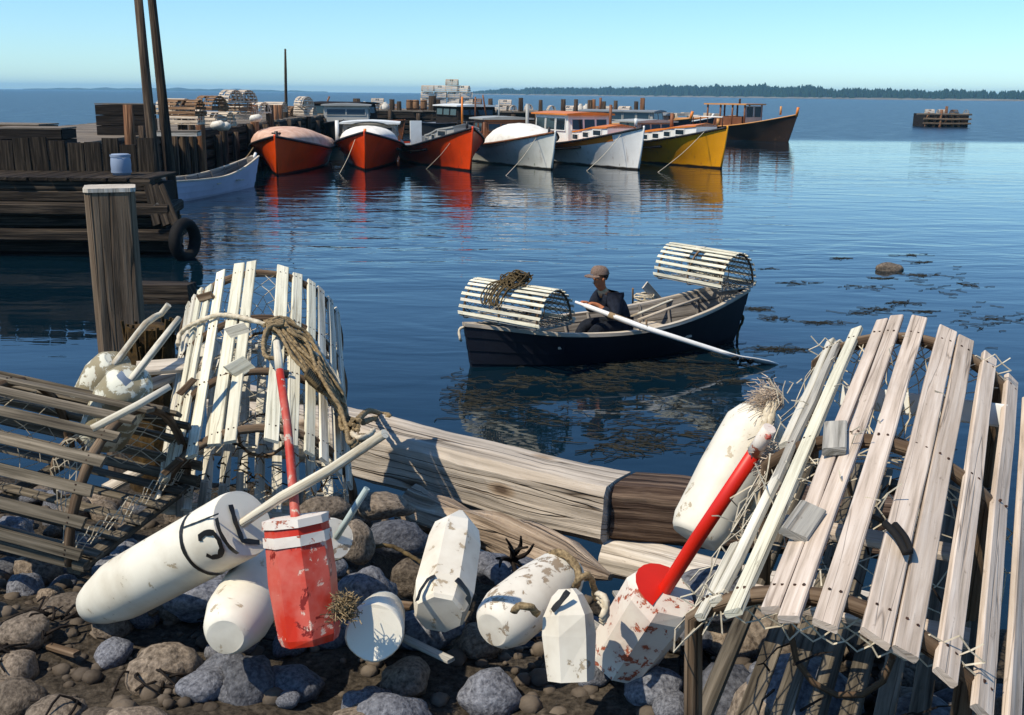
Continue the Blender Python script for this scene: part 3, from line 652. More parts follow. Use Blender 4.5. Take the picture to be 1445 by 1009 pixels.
# 6 yellow
h = Hull(10.2, 3.1, 1.84, .9, fine=.47); b6 = boat('lobster_boat', 'yellow boat with a white trunk cabin under an orange roof', 9.36, 47.8, 26, h, 'yellow', 'black_trim', 'deck_paint', strake=True)
h.trunk(b6, .12, .52, .62, .62, 'white_trim', 'orange_trim', 4)
h.house(b6, .52, .70, 1.12, 2.2, 'grey_trim', 'grey_trim', 2, 3, .5)
bits(b6, h, [('exhaust_pipe', 'rust_hull', (.1, 4.2, 1.5), (.1, 4.2, 2.35), .09), ('bitt', 'tan_trim', (0, .4, 1.9), (0, .4, 2.2), .07)])
for k in range(5): bits(b6, h, [('rail_stanchion', 'iron', (.55 - .05 * k, .8 + .5 * k, 1.7), (.55 - .05 * k, .8 + .5 * k, 2.25), .025)])
bits(b6, h, [('bow_rail', 'white_trim', (.55, .8, 2.25), (.35, 2.8, 2.25), .03)])
# 7 brown boat off the end of the wharf
h = Hull(9.5, 3.0, 1.95, .95, rake=.6, fine=.45); b7 = boat('lobster_boat', 'dark brown boat with an open wheelhouse and tan bow, off the end of the wharf', 19.9, 77.3, 42, h, 'brown_hull', 'tan_trim', 'tan_trim')
y0, y1, bb = 3.2, 6.6, 1.05
for yy in (3.2, 4.3, 5.4, 6.6):
    for sd in (-1, 1): bits(b7, h, [('wheelhouse_post', 'rust_hull', (sd * bb, yy, .9), (sd * bb, yy, 2.55), .07)])
m = MB(); m.box((0, 4.9, 2.6), (2.5, 3.9, .1)); part('wheelhouse_roof', m, 'tan_trim', b7)
m = MB(); m.box((-bb, 5.0, 1.25), (.06, 3.2, .9)); m.box((bb, 5.0, 1.25), (.06, 3.2, .9)); part('wheelhouse_side', m, 'rust_hull', b7)
window(b7, (-.5, 3.15, 2.05), (1, 0, 0), (0, 0, 1), .8, .75, 'grey_trim'); window(b7, (.5, 3.15, 2.05), (1, 0, 0), (0, 0, 1), .8, .75, 'grey_trim')
m = MB(); m.box((0, 3.15, 1.3), (2.0, .05, .75)); part('wheelhouse_front', m, 'grey_trim', b7)
bits(b7, h, [('stem_head', 'orange_trim', (0, -.55, 1.8), (0, -.65, 2.45), .1), ('chimney', 'iron', (.2, 4.6, 2.6), (.2, 4.6, 3.0), .08), ('bitt', 'tan_trim', (0, .8, 1.9), (0, .8, 2.5), .08)])

# second rank of boats, between the first and the wharf
def small(name, label, px, Y, yaw, L, B, fb, fm, mat, rail='black_trim', **k):
    h = Hull(L, B, fb, fm, fine=.4); p = at(px, 200, Y); return h, boat(name, label, p.x, Y, yaw, h, mat, rail, 'deck_paint', 'boats moored behind the front row', **k)
h, b = small('lobster_boat', 'grey boat with a grey cabin and two dark windows, behind the first two orange boats', 486, 62, 6, 9, 3.2, 1.6, 1.2, 'dark_hull')
h.house(b, .3, .62, 1.3, 2.75, 'grey_trim', 'grey_trim', 2, 2, .3)
h, b = small('lobster_boat', 'rusty brown boat with low dark windows, behind the second orange boat', 566, 66, 60, 8.5, 3.0, 1.55, 1.35, 'rust_hull', 'rust_hull')
h.house(b, .3, .72, 1.25, 2.2, 'shed_dark', 'shed_dark', 3, 2, .36)
bits(b, h, [('boom', 'rust_hull', (0, 6.5, 1.3), (0, 5.6, 2.9), .06)])
h, b = small('lobster_boat', 'black boat with a tall dark house under a white roof, behind the third orange boat', 686, 64, 24, 9, 3.1, 1.6, 1.3, 'dark_hull')
h.house(b, .15, .6, 1.2, 2.55, 'shed_dark', 'white_trim', 3, 2, .3)
bits(b, h, [('mast', 'rust_hull', (-.3, 1.0, 1.4), (-.3, 1.0, 3.0), .05), ('exhaust_pipe', 'rust_hull', (.5, 1.0, 1.4), (.1, .8, 3.1), .05), ('stay_post', 'grey_trim', (1.6, 2, 1.2), (1.6, 2, 2.5), .07)])
h, b = small('lobster_boat', 'dark boat with a long low cabin and orange bow tip, behind the white wheelhouse', 968, 70, 62, 9.5, 3.0, 1.75, 1.3, 'dark_hull', 'tan_trim')
h.house(b, .2, .75, .9, 2.1, 'grey_trim', 'deck_paint', 5, 2, .5)
bits(b, h, [('stem_head', 'orange_trim', (0, -.2, 1.6), (0, -.35, 2.2), .1), ('mast', 'rust_hull', (0, 6.2, 2), (0, 6.2, 3.0), .09)])
h, b = small('lobster_boat', 'small dark boat with a white rail and brown box, above the yellow bow', 999, 74, 66, 6.5, 2.5, 1.75, 1.15, 'dark_hull', 'white_trim')
h.house(b, .45, .7, .8, 1.4, 'rust_hull', 'deck_paint', 0, 0)
bits(b, h, [('stem_head', 'white_trim', (0, -.1, 1.6), (0, -.3, 2.0), .08)])
h, b = small('lobster_boat', 'low grey skiff shape with tan gear, between the yellow boat and the brown boat', 1032, 84, 74, 9, 2.4, 1.7, 1.4, 'blue_grey', 'tan_trim')
m = MB()
for k in range(14): m.box((ru(-.6, .6), 1.5 + .45 * k, 1.5 + ru(0, .25)), (ru(.4, .9), ru(.3, .6), ru(.2, .45)), Matrix.Rotation(rnd() * 3, 3, 'Z'))
part('deck_gear', m, 'far_trap', b)

# pale rowing skiff by the wharf, and the dory: open hulls
def open_hull(rt, L, prof_b, prof_z, bot, flare_k, outer, inner, gun, rake0, rake1, strakes=4, ribs=6, thick=.03):
    """prof_b(t), prof_z(t): half breadth and gunwale height; bot(t): half breadth of the flat bottom; y runs 0..L"""
    N = 22
    def P(t, k, sd, ins=0.0):
        zb = -.12 if not ins else .03
        b0, b1, z1 = max(.015, bot(t) - ins), max(.015, prof_b(t) - ins), prof_z(t)
        y = t * L - rake0 * k * (1 - t) ** 6 + rake1 * k * t ** 6
        if ins: y = min(max(y, .06), L - .06) if True else y
        x = b0 + (b1 - b0) * (k ** flare_k); return V((sd * x, y, zb + (z1 - zb) * k))
    ks = []
    for j in range(strakes): ks += [(j / strakes, 0.0), ((j + 1) / strakes - .004, .0)]
    m = MB()
    for sd in (-1, 1):
        rows = []
        for i in range(N + 1):
            t = i / N; r = [V((0, P(t, 0, sd).y, -.12))]
            for j in range(strakes):
                r.append(P(t, j / strakes, sd) + V((sd * .014 * (j > 0), 0, 0))); r.append(P(t, (j + 1) / strakes, sd) + V((sd * 0, 0, 0)))
            rows.append(r)
        m.grid(rows, smooth=False)
    for e in (0, 1): m.poly([P(e, 0, -1), P(e, 0, 1), P(e, 1, 1), P(e, 1, -1)])
    part('hull', m, outer, rt)
    for sd in (-1, 1):
        for j in range(strakes):
            mm = MB(); mm.grid([[P(i / N, j / strakes + .012, sd, thick + .012 * (j % 2)), P(i / N, (j + 1) / strakes - .002, sd, thick)] for i in range(N + 1)]); part('inner_plank', mm, inner, rt)
    m = MB(); m.grid([[P(i / N, 0, -1, thick), P(i / N, 0, 1, thick)] for i in range(N + 1)]); part('bottom_boards', m, inner, rt)
    for e in (0, 1):
        m = MB(); m.poly([P(e, 0, -1, thick) , P(e, 0, 1, thick), P(e, 1, 1, thick), P(e, 1, -1, thick)]); part('inner_end', m, inner, rt)
    for sd in (-1, 1):
        m = MB(); rows = []
        for i in range(N + 1):
            q = P(i / N, 1, sd); s_ = V((sd, 0, 0)); rows.append([q + s_ * .022 + V((0, 0, -.03)), q + s_ * .022 + V((0, 0, .012)), q - s_ * .045 + V((0, 0, .012)), q - s_ * .045 + V((0, 0, -.03))])
        m.grid(rows, True, False, True, True); part('gunwale', m, gun, rt)
    for r_ in range(ribs):
        t = (r_ + 1) / (ribs + 1)
        m = MB(); m.tube([P(t, 1, -1, thick + .02), P(t, .5, -1, thick + .02), P(t, .02, -1, thick + .02), P(t, .02, 1, thick + .02), P(t, .5, 1, thick + .02), P(t, 1, 1, thick + .02)], .022, 4, False); part('rib', m, inner, rt)
    return P
a = on(232, 284, 0); b_ = on(354, 263, 0); d = (a - b_).normalized(); b_ = b_ + d * .1
sk = root('rowing_skiff', 'pale lavender rowing boat with a cream gunwale tied along the dark wharf', 'rowing boat', frame(b_ + V((.1, 0, 0)), d))
SL = 6.0
PS = open_hull(sk, SL, lambda t: .72 * (sin(pi * min(1, (t * .5 + .03) * 1.05)) ** .75) * (1 if t < .8 else 1 - .25 * (t - .8) / .2), lambda t: .55 + .48 * max(0, 1 - t / .6) ** 2 + .1 * t * t, lambda t: .42 * sin(pi * min(1, t * .5 + .02)) ** .9, .8, 'skiff', 'dory_in', 'gunwale', .35, .1, 4, 8)
for tt in (.3, .55, .8):
    m = MB(); m.plank((-.6, SL * tt, .38), (.6, SL * tt, .38), .24, .03); part('thwart', m, 'gunwale', sk)
bits(sk, None, [('stem_head', 'white_trim', (0, -.2, .95), (0, -.36, 1.12), .05)])

# mooring lines: bow to the water
def rope_thing(name, pts, r, mat, label, group=None, tw=True, cat='rope'):
    m = MB()
    if tw: m.rope(pts, r)
    else: m.tube(smooth_path(pts, .4), r, 5)
    return single(name, m, mat, label, cat, group)
def bow(o, z): return o.matrix_world @ V((0, -.25, z))
for (b0, zz, wpx, lab) in ((b2, 1.5, (478, 247), 'thin pale mooring line slanting into the water left of the second orange bow'), (b3, 1.6, (600, 240), 'thin pale mooring line running to the water left of the third orange bow'),
                            (b4, 1.45, (712, 250), 'thin mooring line slanting from the cream-hooded white bow to the water'), (b5, 1.7, (826, 243), 'thin mooring line slanting across the white wheelhouse boat'), (b6, 1.75, (926, 245), 'white mooring line slanting across the yellow hull')):
    q = on(*wpx, -.05); p = b0.matrix_world @ V((-.35, .7, zz)); rope_thing('mooring_line', [p, p.lerp(q, .5) - V((0, 0, .12)), q], .013, 'rope_pale', lab, 'bow mooring lines', False)
q = at(325, 229, 40.5); p = bow(b1, 1.2) + V((-1.3, 2.5, 0)); rope_thing('mooring_line', [p, p.lerp(q, .5) - V((0, 0, .3)), q], .03, 'rope', 'slack tan line hanging from the leftmost orange boat towards the wharf', 'bow mooring lines', False)

# ================================================================ LOBSTER TRAPS
def proj(p):
    q = V(p) - V((0, 0, CAMH)); d = q.dot(_f); return IW / 2 + FPX * q.dot(CR) / d, IH / 2 - FPX * q.dot(CU) / d
def ang_at(mt, W, H, y, px):                              # arch angle whose point at length y is seen at photo column px
    return min((abs(proj(mt @ V((W / 2 * cos(a), y, H * sin(a))))[0] - px), a) for a in [pi * k / 720 for k in range(30, 691)])[1]
def trap_hit(mt, W, H, px, py, off=0.0):                  # point of the rounded trap seen at a photo pixel
    inv = mt.inverted(); o = inv @ V((0, 0, CAMH)); d = inv.to_3x3() @ ray(px, py); A, B = W / 2 + off, H + off
    a = (d.x / A) ** 2 + (d.z / B) ** 2; b = 2 * (o.x * d.x / A ** 2 + o.z * d.z / B ** 2); c = (o.x / A) ** 2 + (o.z / B) ** 2 - 1
    D = b * b - 4 * a * c
    t = (-b - sqrt(max(0, D))) / (2 * a); return mt @ (o + d * t)
def net(m, f, nu, nv, r, wob=.012):
    """diamond netting over the surface f(u, v)"""
    def pt(i, j):
        q = f(i / nu, j / nv); w = mnoise.noise_vector(V((i * 3.1, j * 1.7, nu))) * wob; return V(q) + w
    P = {}
    for i in range(nu + 1):
        for j in range(nv + 1): P[i, j] = pt(i, j)
    for i in range(nu):
        for j in range(nv):
            if (i + j) % 2 == 0: m.tube([P[i, j], P[i + 1, j + 1]], r, 3, False, False)
            else: m.tube([P[i + 1, j], P[i, j + 1]], r, 3, False, False)
def arch(W, H, y, k=.965, n=14, sag=0.0):
    return [V((W / 2 * k * cos(pi * i / n), y + sag * sin(pi * i / n), .015 + H * k * sin(pi * i / n))) for i in range(n + 1)]
def near_trap(mt, label, L, W, H, slats, bow_mat='bow', floor_mat='slat_grey', floor=6, t=.012, group='lobster traps', bows=(.05, .5, .96), netends=(0, 1), twine='twine', netr=.0016, inner=True, seg=4, zb=0.0):
    WB = W * sqrt(max(.05, 1 - (zb / H) ** 2)); rt = root('lobster_trap', label, 'lobster trap', mt, group); fz0 = .02 if zb else 0
    for sd in (-1, 1):
        m = MB(); m.plank((sd * (WB / 2 - .02), 0, fz0 + .018), (sd * (WB / 2 - .02), L, fz0 + .018), .03, .03, seg=3, wob=.002); part('base_rail', m, floor_mat, rt)
    fz = .02 if zb else 0
    for y in bows:
        m = MB(); m.plank((-WB / 2 + .025, y * L, fz - .012), (WB / 2 - .025, y * L, fz - .012), .045, .022, seg=2); part('base_crosspiece', m, floor_mat, rt)
        m = MB(); aq = [q for q in arch(W, H, y * L, n=28) if q.z > zb]
        if zb: aq = [V((aq[0].x, aq[0].y, .03)), V((aq[0].x, aq[0].y, .15))] + aq + [V((aq[-1].x, aq[-1].y, .15)), V((aq[-1].x, aq[-1].y, .03))]
        m.tube(aq, .0145, 7, jit=.10); part('bow', m, bow_mat, rt)
    for k in range(floor):
        x = -WB / 2 + .09 + (WB - .18) * k / (floor - 1); m = MB(); m.plank((x, .01, fz + .012), (x, L - .01, fz + .012), .035, .011, seg=2, wob=.002); part('floor_slat', m, floor_mat, rt)
    for (a0, a1, w, y0, y1, mtl) in slats:
        p0 = V((W / 2 * cos(a0), y0, H * sin(a0) + .008)); p1 = V((W / 2 * cos(a1), y1, H * sin(a1) + .008)); am = (a0 + a1) / 2
        nr = V((cos(am) / (W / 2), 0, sin(am) / H)).normalized(); m = MB(); m.plank(p0 + nr * .004, p1 + nr * .004, w, t, nr, seg=seg, ch=.16, wob=.0022, skew=ru(-.3, .3)); part('slat', m, mtl, rt)
    m = MB()
    for (a0, a1, w, y0, y1, mtl) in slats:
        for yb in bows:
            y = yb * L; f = (y - y0) / max(.01, y1 - y0)
            if not 0 < f < 1: continue
            a = a0 + (a1 - a0) * f; nr = V((cos(a) / (W / 2), 0, sin(a) / H)).normalized(); tg = V((-nr.z, 0, nr.x)); q = V((W / 2 * cos(a), y, H * sin(a) + .008)) + nr * (.004 + t / 2)
            for sg in (-1, 1): m.tube([q + tg * (sg * w * .22) + V((0, ru(-.006, .006), 0)) - nr * .002, q + tg * (sg * w * .22) + nr * .0012], .0026, 5, False)
    part('nail_heads', m, 'iron', rt, kind='stuff')
    for e in netends:                                       # netting on the end with a round opening, drawn in like a funnel
        y = (bows[0] if e == 0 else bows[-1]) * L; s_ = 1 if e == 0 else -1; m = MB()
        def f(u, v, y=y, s_=s_):
            a0 = math.asin(min(1, zb / H)); a = a0 + (pi - 2 * a0) * u; rr = 1 - v * .72; return V((W / 2 * .95 * cos(a) * rr, y + s_ * .22 * v, .03 + H * (.95 * sin(a) * rr + .3 * v)))
        net(m, f, 26, 9, netr)
        def g(u, v, y=y): return V((WB / 2 * .95 * (1 - 2 * u) , y, zb + .03 + .06 * v))
        net(m, g, 26, 4, netr)
        part('netting', m, twine, rt, kind='stuff')
        m = MB(); m.tube([V((W * .13 * cos(a), y + s_ * .22, .03 + H * .3 + H * .27 * sin(a))) for a in [2 * pi * k / 12 for k in range(13)]], .006, 5); part('entrance_ring', m, bow_mat, rt)
    if inner:                                               # the parlour head inside
        m = MB()
        def f2(u, v): a = 2 * pi * u; rr = 1 - v * .7; return V((W / 2 * .85 * cos(a) * rr, L * (.5 + .25 * v), H * .45 + H * .42 * sin(a) * rr))
        net(m, f2, 26, 8, netr); part('parlour_netting', m, twine, rt, kind='stuff')
    return rt
def pose(x, y, z, yaw, pit, rol):
    return Matrix.Translation(V((x, y, z))) @ Matrix.Rotation(radians(yaw), 4, 'Z') @ Matrix.Rotation(radians(pit), 4, 'X') @ Matrix.Rotation(radians(rol), 4, 'Y')

# far traps: one mesh each, shared
def far_trap_mesh(mat, seed):
    random.seed(seed); m = MB(); L, W, H = 1.0, .62, .43
    for y in (.04, .5, .96): m.tube(arch(W, H, y * L, n=8), .02, 4, False)
    for k in range(10):
        a = pi * (.06 + .88 * k / 9); c, s_ = cos(a), sin(a); nr = V((c / W * 2, 0, s_ / H)).normalized()
        a_, b_ = (0, L)
        if k in (6, 7) and seed % 2: segs = ((0, .36), (.64, 1))
        else: segs = ((0, 1),)
        for u0, u1 in segs: m.plank((W / 2 * c, u0 * L, H * s_ + .02), (W / 2 * c, u1 * L, H * s_ + .02), .078, .018, nr, seg=1)
    for x in (-.28, -.1, .1, .28): m.plank((x, 0, .02), (x, L, .02), .06, .03, seg=1)
    for y in (.03, .97):
        for x in (-.17, 0, .17): m.plank((x, y * L, .02), (x, y * L, H * sqrt(max(0, 1 - (x / W * 2) ** 2)) * .96), .03, .012, (0, 1, 0), seg=1)
        m.plank((-W / 2, y * L, .05), (W / 2, y * L, .05), .05, .02, (0, 1, 0), seg=1)
    me = m.mesh('lobster_trap'); me.materials.append(M[mat]); random.seed(seed + 50); return me
FT = [far_trap_mesh('far_trap', 3), far_trap_mesh('far_trap', 4), far_trap_mesh('far_trap_dark', 5)]
def far_trap(p, rz, label, group, k=0, tilt=0, s=1.0):
    o = bpy.data.objects.new('lobster_trap', FT[k]); COL.objects.link(o)
    o.matrix_world = Matrix.Translation(p) @ Matrix.Rotation(radians(rz), 4, 'Z') @ Matrix.Rotation(radians(tilt), 4, 'Y') @ Matrix.Scale(s, 4) @ Matrix.Translation(V((0, -.5, 0))); return tag(o, label, 'lobster trap', group)
# the tall stack on the back wharf
SY = BY + 2.0; g = 'traps stacked high on the back wharf'; sp = 19.0 / FPX * SY * 1.0
rowsT = [(0, [600, 620, 640, 659], 'bottom row'), (1, [602, 621, 641, 660], 'second row up'), (2, [603, 622, 641, 658], 'third row up'), (3, [604, 621, 637, 654], 'fourth row up'), (4, [638], 'top')]
for r_, pxs, nm in rowsT:
    for i, px in enumerate(pxs):
        p = at(px, 150, SY + ru(-.1, .1)); p.z = DZ + .05 + r_ * .49; side = i < 2 or r_ == 4
        lab = ('single trap crowning the tall stack on the back wharf' if r_ == 4 else 'bleached trap in the %s of the tall wharf stack, %s' % (nm, ['left end', 'second from left', 'third from left', 'right end'][i]))
        far_trap(p, 90 + ru(-8, 8) if side else 78 + ru(-22, 22), lab, g, (i + r_) % 2)
p = at(671, 150, SY); p.z = DZ + .05; far_trap(p, 80, 'brown trap at the right foot of the tall stack', g, 2); p = p.copy(); p.z += .48; far_trap(p, 85, 'brown trap lying on another at the right of the tall stack', g, 2)
g = 'traps and gear along the back wharf'
for px, rz, k, lab, dz in ((525, 60, 0, 'pale trap lying in the low heap left of the barrels', 0), (540, 20, 1, 'pale trap at the right of the low heap left of the barrels', 0), (533, 90, 0, 'pale trap on top of the low heap left of the barrels', .42),
                       (708, 70, 0, 'pinkish trap just right of the black boat house on the wharf', 0), (722, 20, 1, 'pale trap beside the pinkish trap on the back wharf', 0), (713, 85, 0, 'pinkish trap raised on its neighbours on the back wharf', .42),
                       (746, 5, 0, 'pale trap end on behind the grey exhaust pipe', .1), (778, 8, 1, 'trap showing its round end between two piling tops', 0), (836, 80, 2, 'brown trap between piling tops above the wheelhouse', 0), (803, 60, 0, 'pale trap left of the white sacks on the back wharf', 0), (856, 75, 1, 'pale trap near the right part of the back wharf', 0), (882, 60, 0, 'pale trap beyond the masts at the right of the back wharf', 0),
                       (556, 85, 2, 'brown trap just left of the barrels', 0), (496, 70, 1, 'pale trap beside the thick piling left of the low heap', 0), (472, 85, 2, 'brown trap beyond the grey cabin', 0), (452, 60, 0, 'pale trap left of the grey cabin top', 0), (682, 20, 2, 'brown trap end right of the tall stack', 0)):
    p = at(px, 150, BY + 2.2); p.z = DZ + .05 + dz; far_trap(p, rz, lab, g, k)
# left arm traps
g = 'traps on the left wharf'
for px, py, Y, rz, k, lab in ((326, 145, 44, 38, 0, 'bleached trap showing its arched end, left of a pair on the left wharf'), (346, 145, 44.4, 32, 1, 'bleached trap showing its arched end, right of a pair on the left wharf'),
                              (335, 157, 44.2, 88, 2, 'brown trap under the pair of arched traps on the left wharf'), (429, 150, 58, 35, 0, 'bleached trap above the tan canvas of the first boat'), (431, 163, 58, 80, 1, 'shaded trap under the bleached one above the first boat'),
                              (262, 164, 34, 75, 2, 'dark trap on the crate stack right of the tall poles'), (247, 162, 34.5, 60, 0, 'trap behind the right tall pole on the crate stack'), (298, 156, 38, 50, 2, 'dark trap standing on pilings beside the arched pair'),
                              (308, 178, 39, 70, 0, 'pale trap low on the left wharf behind the white buoys'), (343, 168, 45, 80, 1, 'pale trap under the brown one on the left wharf'), (366, 160, 50, 40, 0, 'pale trap between the piling tops of the left wharf'), (388, 158, 56, 75, 1, 'pale trap left of the thin light pole'), (413, 163, 60, 30, 2, 'brown trap right of the thin light pole'), (262, 176, 36, 85, 1, 'pale trap at the foot of the crate stack')):
    far_trap(at(px, py, Y), rz, lab, g, k, 0, 1.12)
def blockthing(name, label, cat, c, size, mat, rz=0, group=None, boards=3):
    rt = root(name, label, cat, Matrix.Translation(c) @ Matrix.Rotation(radians(rz), 4, 'Z'), group); w, d, h = size
    for k in range(boards):
        z = h * (k + .5) / boards
        for sd in (-1, 1):
            m = MB(); m.box((0, sd * (d / 2), z), (w, .04, h / boards - .02)); part('board', m, mat, rt)
            m = MB(); m.box((sd * (w / 2), 0, z), (.04, d - .05, h / boards - .02)); part('board', m, mat, rt)
    m = MB(); m.box((0, 0, h + .02), (w + .04, d + .04, .035)); part('lid', m, 'deck_wood', rt); return rt
blockthing('crate', 'dark crate stack with traps on it right of the tall poles', 'crate', V((-11.9 - .3, 33.6, DZ)), (1.5, 1.2, .95), 'shed_dark', 4)
blockthing('crate', 'dark crate with a pale lid left of the tall poles', 'crate', V((-11.2, 24.9, DZ - .2)), (1.5, 1.0, .7), 'shed_dark', 4)
blockthing('crate', 'dark box at the far left of the wharf beyond the poles', 'crate', V((-12.8, 27.5, DZ)), (1.6, 1.0, .5), 'crate', -4)
blockthing('net_box', 'low pale box with a blue cover on the edge of the left wharf', 'box', at(253, 192, 30.5), (1.1, .7, .12), 'beam_light', 8, boards=1)
m = MB(); m.lathe([(0, .26), (.02, .28), (.28, .25), (.34, .12)], zframe(at(255, 189, 30.6) + V((0, 0, .05)), (0, 0, 1)), n=10); single('bundle', m, 'blue_grey', 'small blue bundle on the low pale box of the left wharf', 'bundle')
def barrel(p, label, group, h=.75, r=.3, mat='barrel', matm='iron'):
    rt = root('barrel', label, 'barrel', Matrix.Translation(p), group); m = MB(); m.lathe([(0, r * .86), (h * .25, r * .97), (h * .5, r), (h * .75, r * .97), (h, r * .86)], n=14); part('staves', m, mat, rt)
    for z in (.12, .85):
        m = MB(); m.lathe([(h * z, r * .93 + .012), (h * z + .05, r * .95 + .012)], n=14, cap0=False, cap1=False); part('hoop', m, matm, rt)
for px, lab in ((578, 'leftmost of three barrels on the back wharf'), (587, 'middle one of three barrels on the back wharf'), (598, 'rightmost of three barrels on the back wharf')):
    p = at(px, 153, BY + 1.2); p.z = DZ + .05; barrel(p, lab, 'barrels on the back wharf', .8, .28)
p = at(173, 262, 21.3); p.z = 1.53; barrel(p, 'pale blue-grey drum behind the thick post on the log landing', None, .42, .2, 'blue_grey', 'blue_grey')
for k, (px, lab) in enumerate(((819, 'white sack left of a pair on the back wharf above the wheelhouse'), (826, 'white sack right of a pair on the back wharf above the wheelhouse'), (545, 'white sack by the piling left of the barrels'), (514, 'pale sack at the left of the low trap heap'))):
    p = at(px, 152, BY + 1.4); p.z = DZ + .04; m = MB(); m.lathe([(0, .26), (.15, .33), (.4, .28), (.55, .12), (.62, .16)], zframe(p, (ru(-.2, .2), 0, 1)), n=10); m.jitter(.04, 4); single('sack', m, 'cloth_white', lab, 'sack', 'sacks on the back wharf')
for k, (px, py, Y, lab) in enumerate(((297, 178, 37, 'white buoy left of a pair lying on the left wharf'), (305, 180, 37.4, 'white buoy right of a pair lying on the left wharf'), (352, 168, 43, 'white bundle beside the piling tops of the left wharf'))):
    p = at(px, py, Y); m = MB(); m.lathe([(0, .05), (.08, .14), (.4, .15), (.5, .06)], zframe(p, (1, .2 * k, .15)), n=10); single('buoy', m, 'white_buoy', lab, 'buoy', 'buoys on the left wharf')
# right hand pier with traps at the edge of the picture
rp = on(1316, 179, 0); rw = root('pier', 'small broken timber pier at the right edge with gear on it', 'pier', V((rp.x, rp.y, 0)))
for k in range(6):
    part('piling', piling_mb((rp.x - .9 + k * .8, rp.y + ru(-.2, .2)), ru(1.1, 2.4) if k else 1.6, .17, ru(-.15, .15)), 'piling_brown', rw, True)
for k in range(3):
    m = MB(); m.plank((rp.x - 1.2 - .8 * (k == 2), rp.y - .2, .4 + .5 * k), (rp.x + 4.2, rp.y - .25, .4 + .5 * k), .22, .2, (0, 0, 1), seg=2, wob=.05); part('face_timber', m, 'crate' if k < 2 else 'deck_wood', rw, True)
m = MB(); m.box((rp.x + 1.6, rp.y + 2, .7), (5, 3.5, 1.5)); part('crib_fill', m, 'shed_dark', rw, True)
for k, lab in enumerate(('pale trap leftmost on the small pier at the right edge', 'pale trap second on the small pier at the right edge', 'brown trap third on the small pier at the right edge', 'pale trap fourth on the small pier at the right edge')):
    far_trap(V((rp.x - .3 + 1.4 * k, rp.y + .6, 1.47)), 80 + 25 * k, lab, 'traps on the small right pier', k % 3)

# ================================================================ DORY, FISHERMAN
A = on(667, 517, 0); B = on(1028, 480, 0); ud = (A - B).normalized(); nd = V((ud.y * -1, ud.x, 0))     # ud: towards the pointed end, nd: towards us
DL = (A - B).length
dm = frame(B, ud)                                         # local: y from the trap end to the pointed end, x = away side is +, since x = y x z
dory = root('dory', 'dark navy fishing dory rowed across the harbour, loaded with two traps', 'dory', dm)
PB = lambda t: (.10 + .52 * sin(pi * min(1, max(0, t * .92 + .07))) ** .8) * (1 if t < .72 else max(.1, 1 - ((t - .72) / .28) ** 1.8 * .96))
PZ = lambda t: .40 + .34 * max(0, 1 - t / .55) ** 2 + .14 * max(0, (t - .55) / .45) ** 2
PD = open_hull(dory, DL, PB, PZ, lambda t: .36 * sin(pi * min(1, max(.02, t * .95 + .03))) ** .8, .75, 'dory_hull', 'dory_in', 'gunwale', .10, .12, 4, 9)
for tt, w in ((.28, .24), (.50, .26), (.72, .22)):
    bb = PB(tt) * .86; m = MB(); m.plank((-bb, DL * tt, .24), (bb, DL * tt, .24), w, .03); part('thwart', m, 'gunwale', dory)
for sd in (-1, 1):
    q = PD(.465, 1, sd); m = MB()
    for dy in (-.045, .045): m.tube([q + V((0, dy, -.02)), q + V((0, dy, .13))], .014, 6)
    part('thole_pins', m, 'stick_dark', dory)
q = PD(0, 1, 1)
m = MB(); m.tube([V((.0, -.06, .62)), V((.0, -.14, .60)), V((.0, -.14, .48)), V((0, -.06, .46))], .014, 6); part('ring_bolt', m, 'iron', dory)
# loads in the dory (local -> world through dm)
def dw(x, y, z): return dm @ V((x, y, z))
rope_thing('painter_rope', [dw(0, -.08, .62), dw(-.02, -.16, .55), dw(.02, -.13, .42), dw(-.05, -.18, .30), dw(0, -.15, .12), dw(-.03, -.12, -.05)], .018, 'rope_dark', 'dark painter rope hanging from the end of the dory under the trap', None)
rope_thing('painter_rope', [dw(0, DL + .10, .50), dw(.03, DL + .16, .46), dw(-.02, DL + .17, .36), dw(.02, DL + .14, .33)], .016, 'rope_pale', 'short greenish rope end at the pointed end of the dory', None)
def dory_trap(p0, p1, W, H, lab, gap):
    d = (p1 - p0); L = d.length; mt = frame(p0, d); mt = mt @ Matrix.Translation(V((-W / 2, 0, 0)))
    sl = []
    for k in range(16):
        a = pi * (.03 + .94 * k / 15)
        if gap[0] <= k <= gap[1]: sl += [(a, a, .038, 0, L * gap[2], 'slat_cream'), (a, a, .038, L * gap[3], L, 'slat_cream')]
        else: sl.append((a, a, .038, -.01 + ru(-.01, .01), L + ru(-.005, .015), 'slat_cream' if rnd() < .75 else 'slat_pale'))
    return mt, L, near_trap(mt, lab, L, W, H, sl, floor=5, twine='twine_dark', netr=.004, netends=(0, 1), inner=True, bow_mat='bow', group='traps carried in the dory', seg=2)
p0, p1 = on(648, 446, .57), on(761, 467, .60)
mt1, L1, tr1 = dory_trap(p0, p1, .62, .42, 'trap across the pointed end of the dory with rope piled on top', (4, 5, .42, .60))
q0, q1 = on(923, 391, .78), on(1018, 410, .80)
mt2, L2, tr2 = dory_trap(q0, q1, .62, .44, 'trap balanced on the high right end of the dory', (4, 5, .44, .62))
m = MB(); m.plank(mt2 @ V((.06, .55, .45)), mt2 @ V((.02, .67, .46)), .05, .02, (0, 0, 1)); part('door_button', m, 'slat_pale', tr2, True)
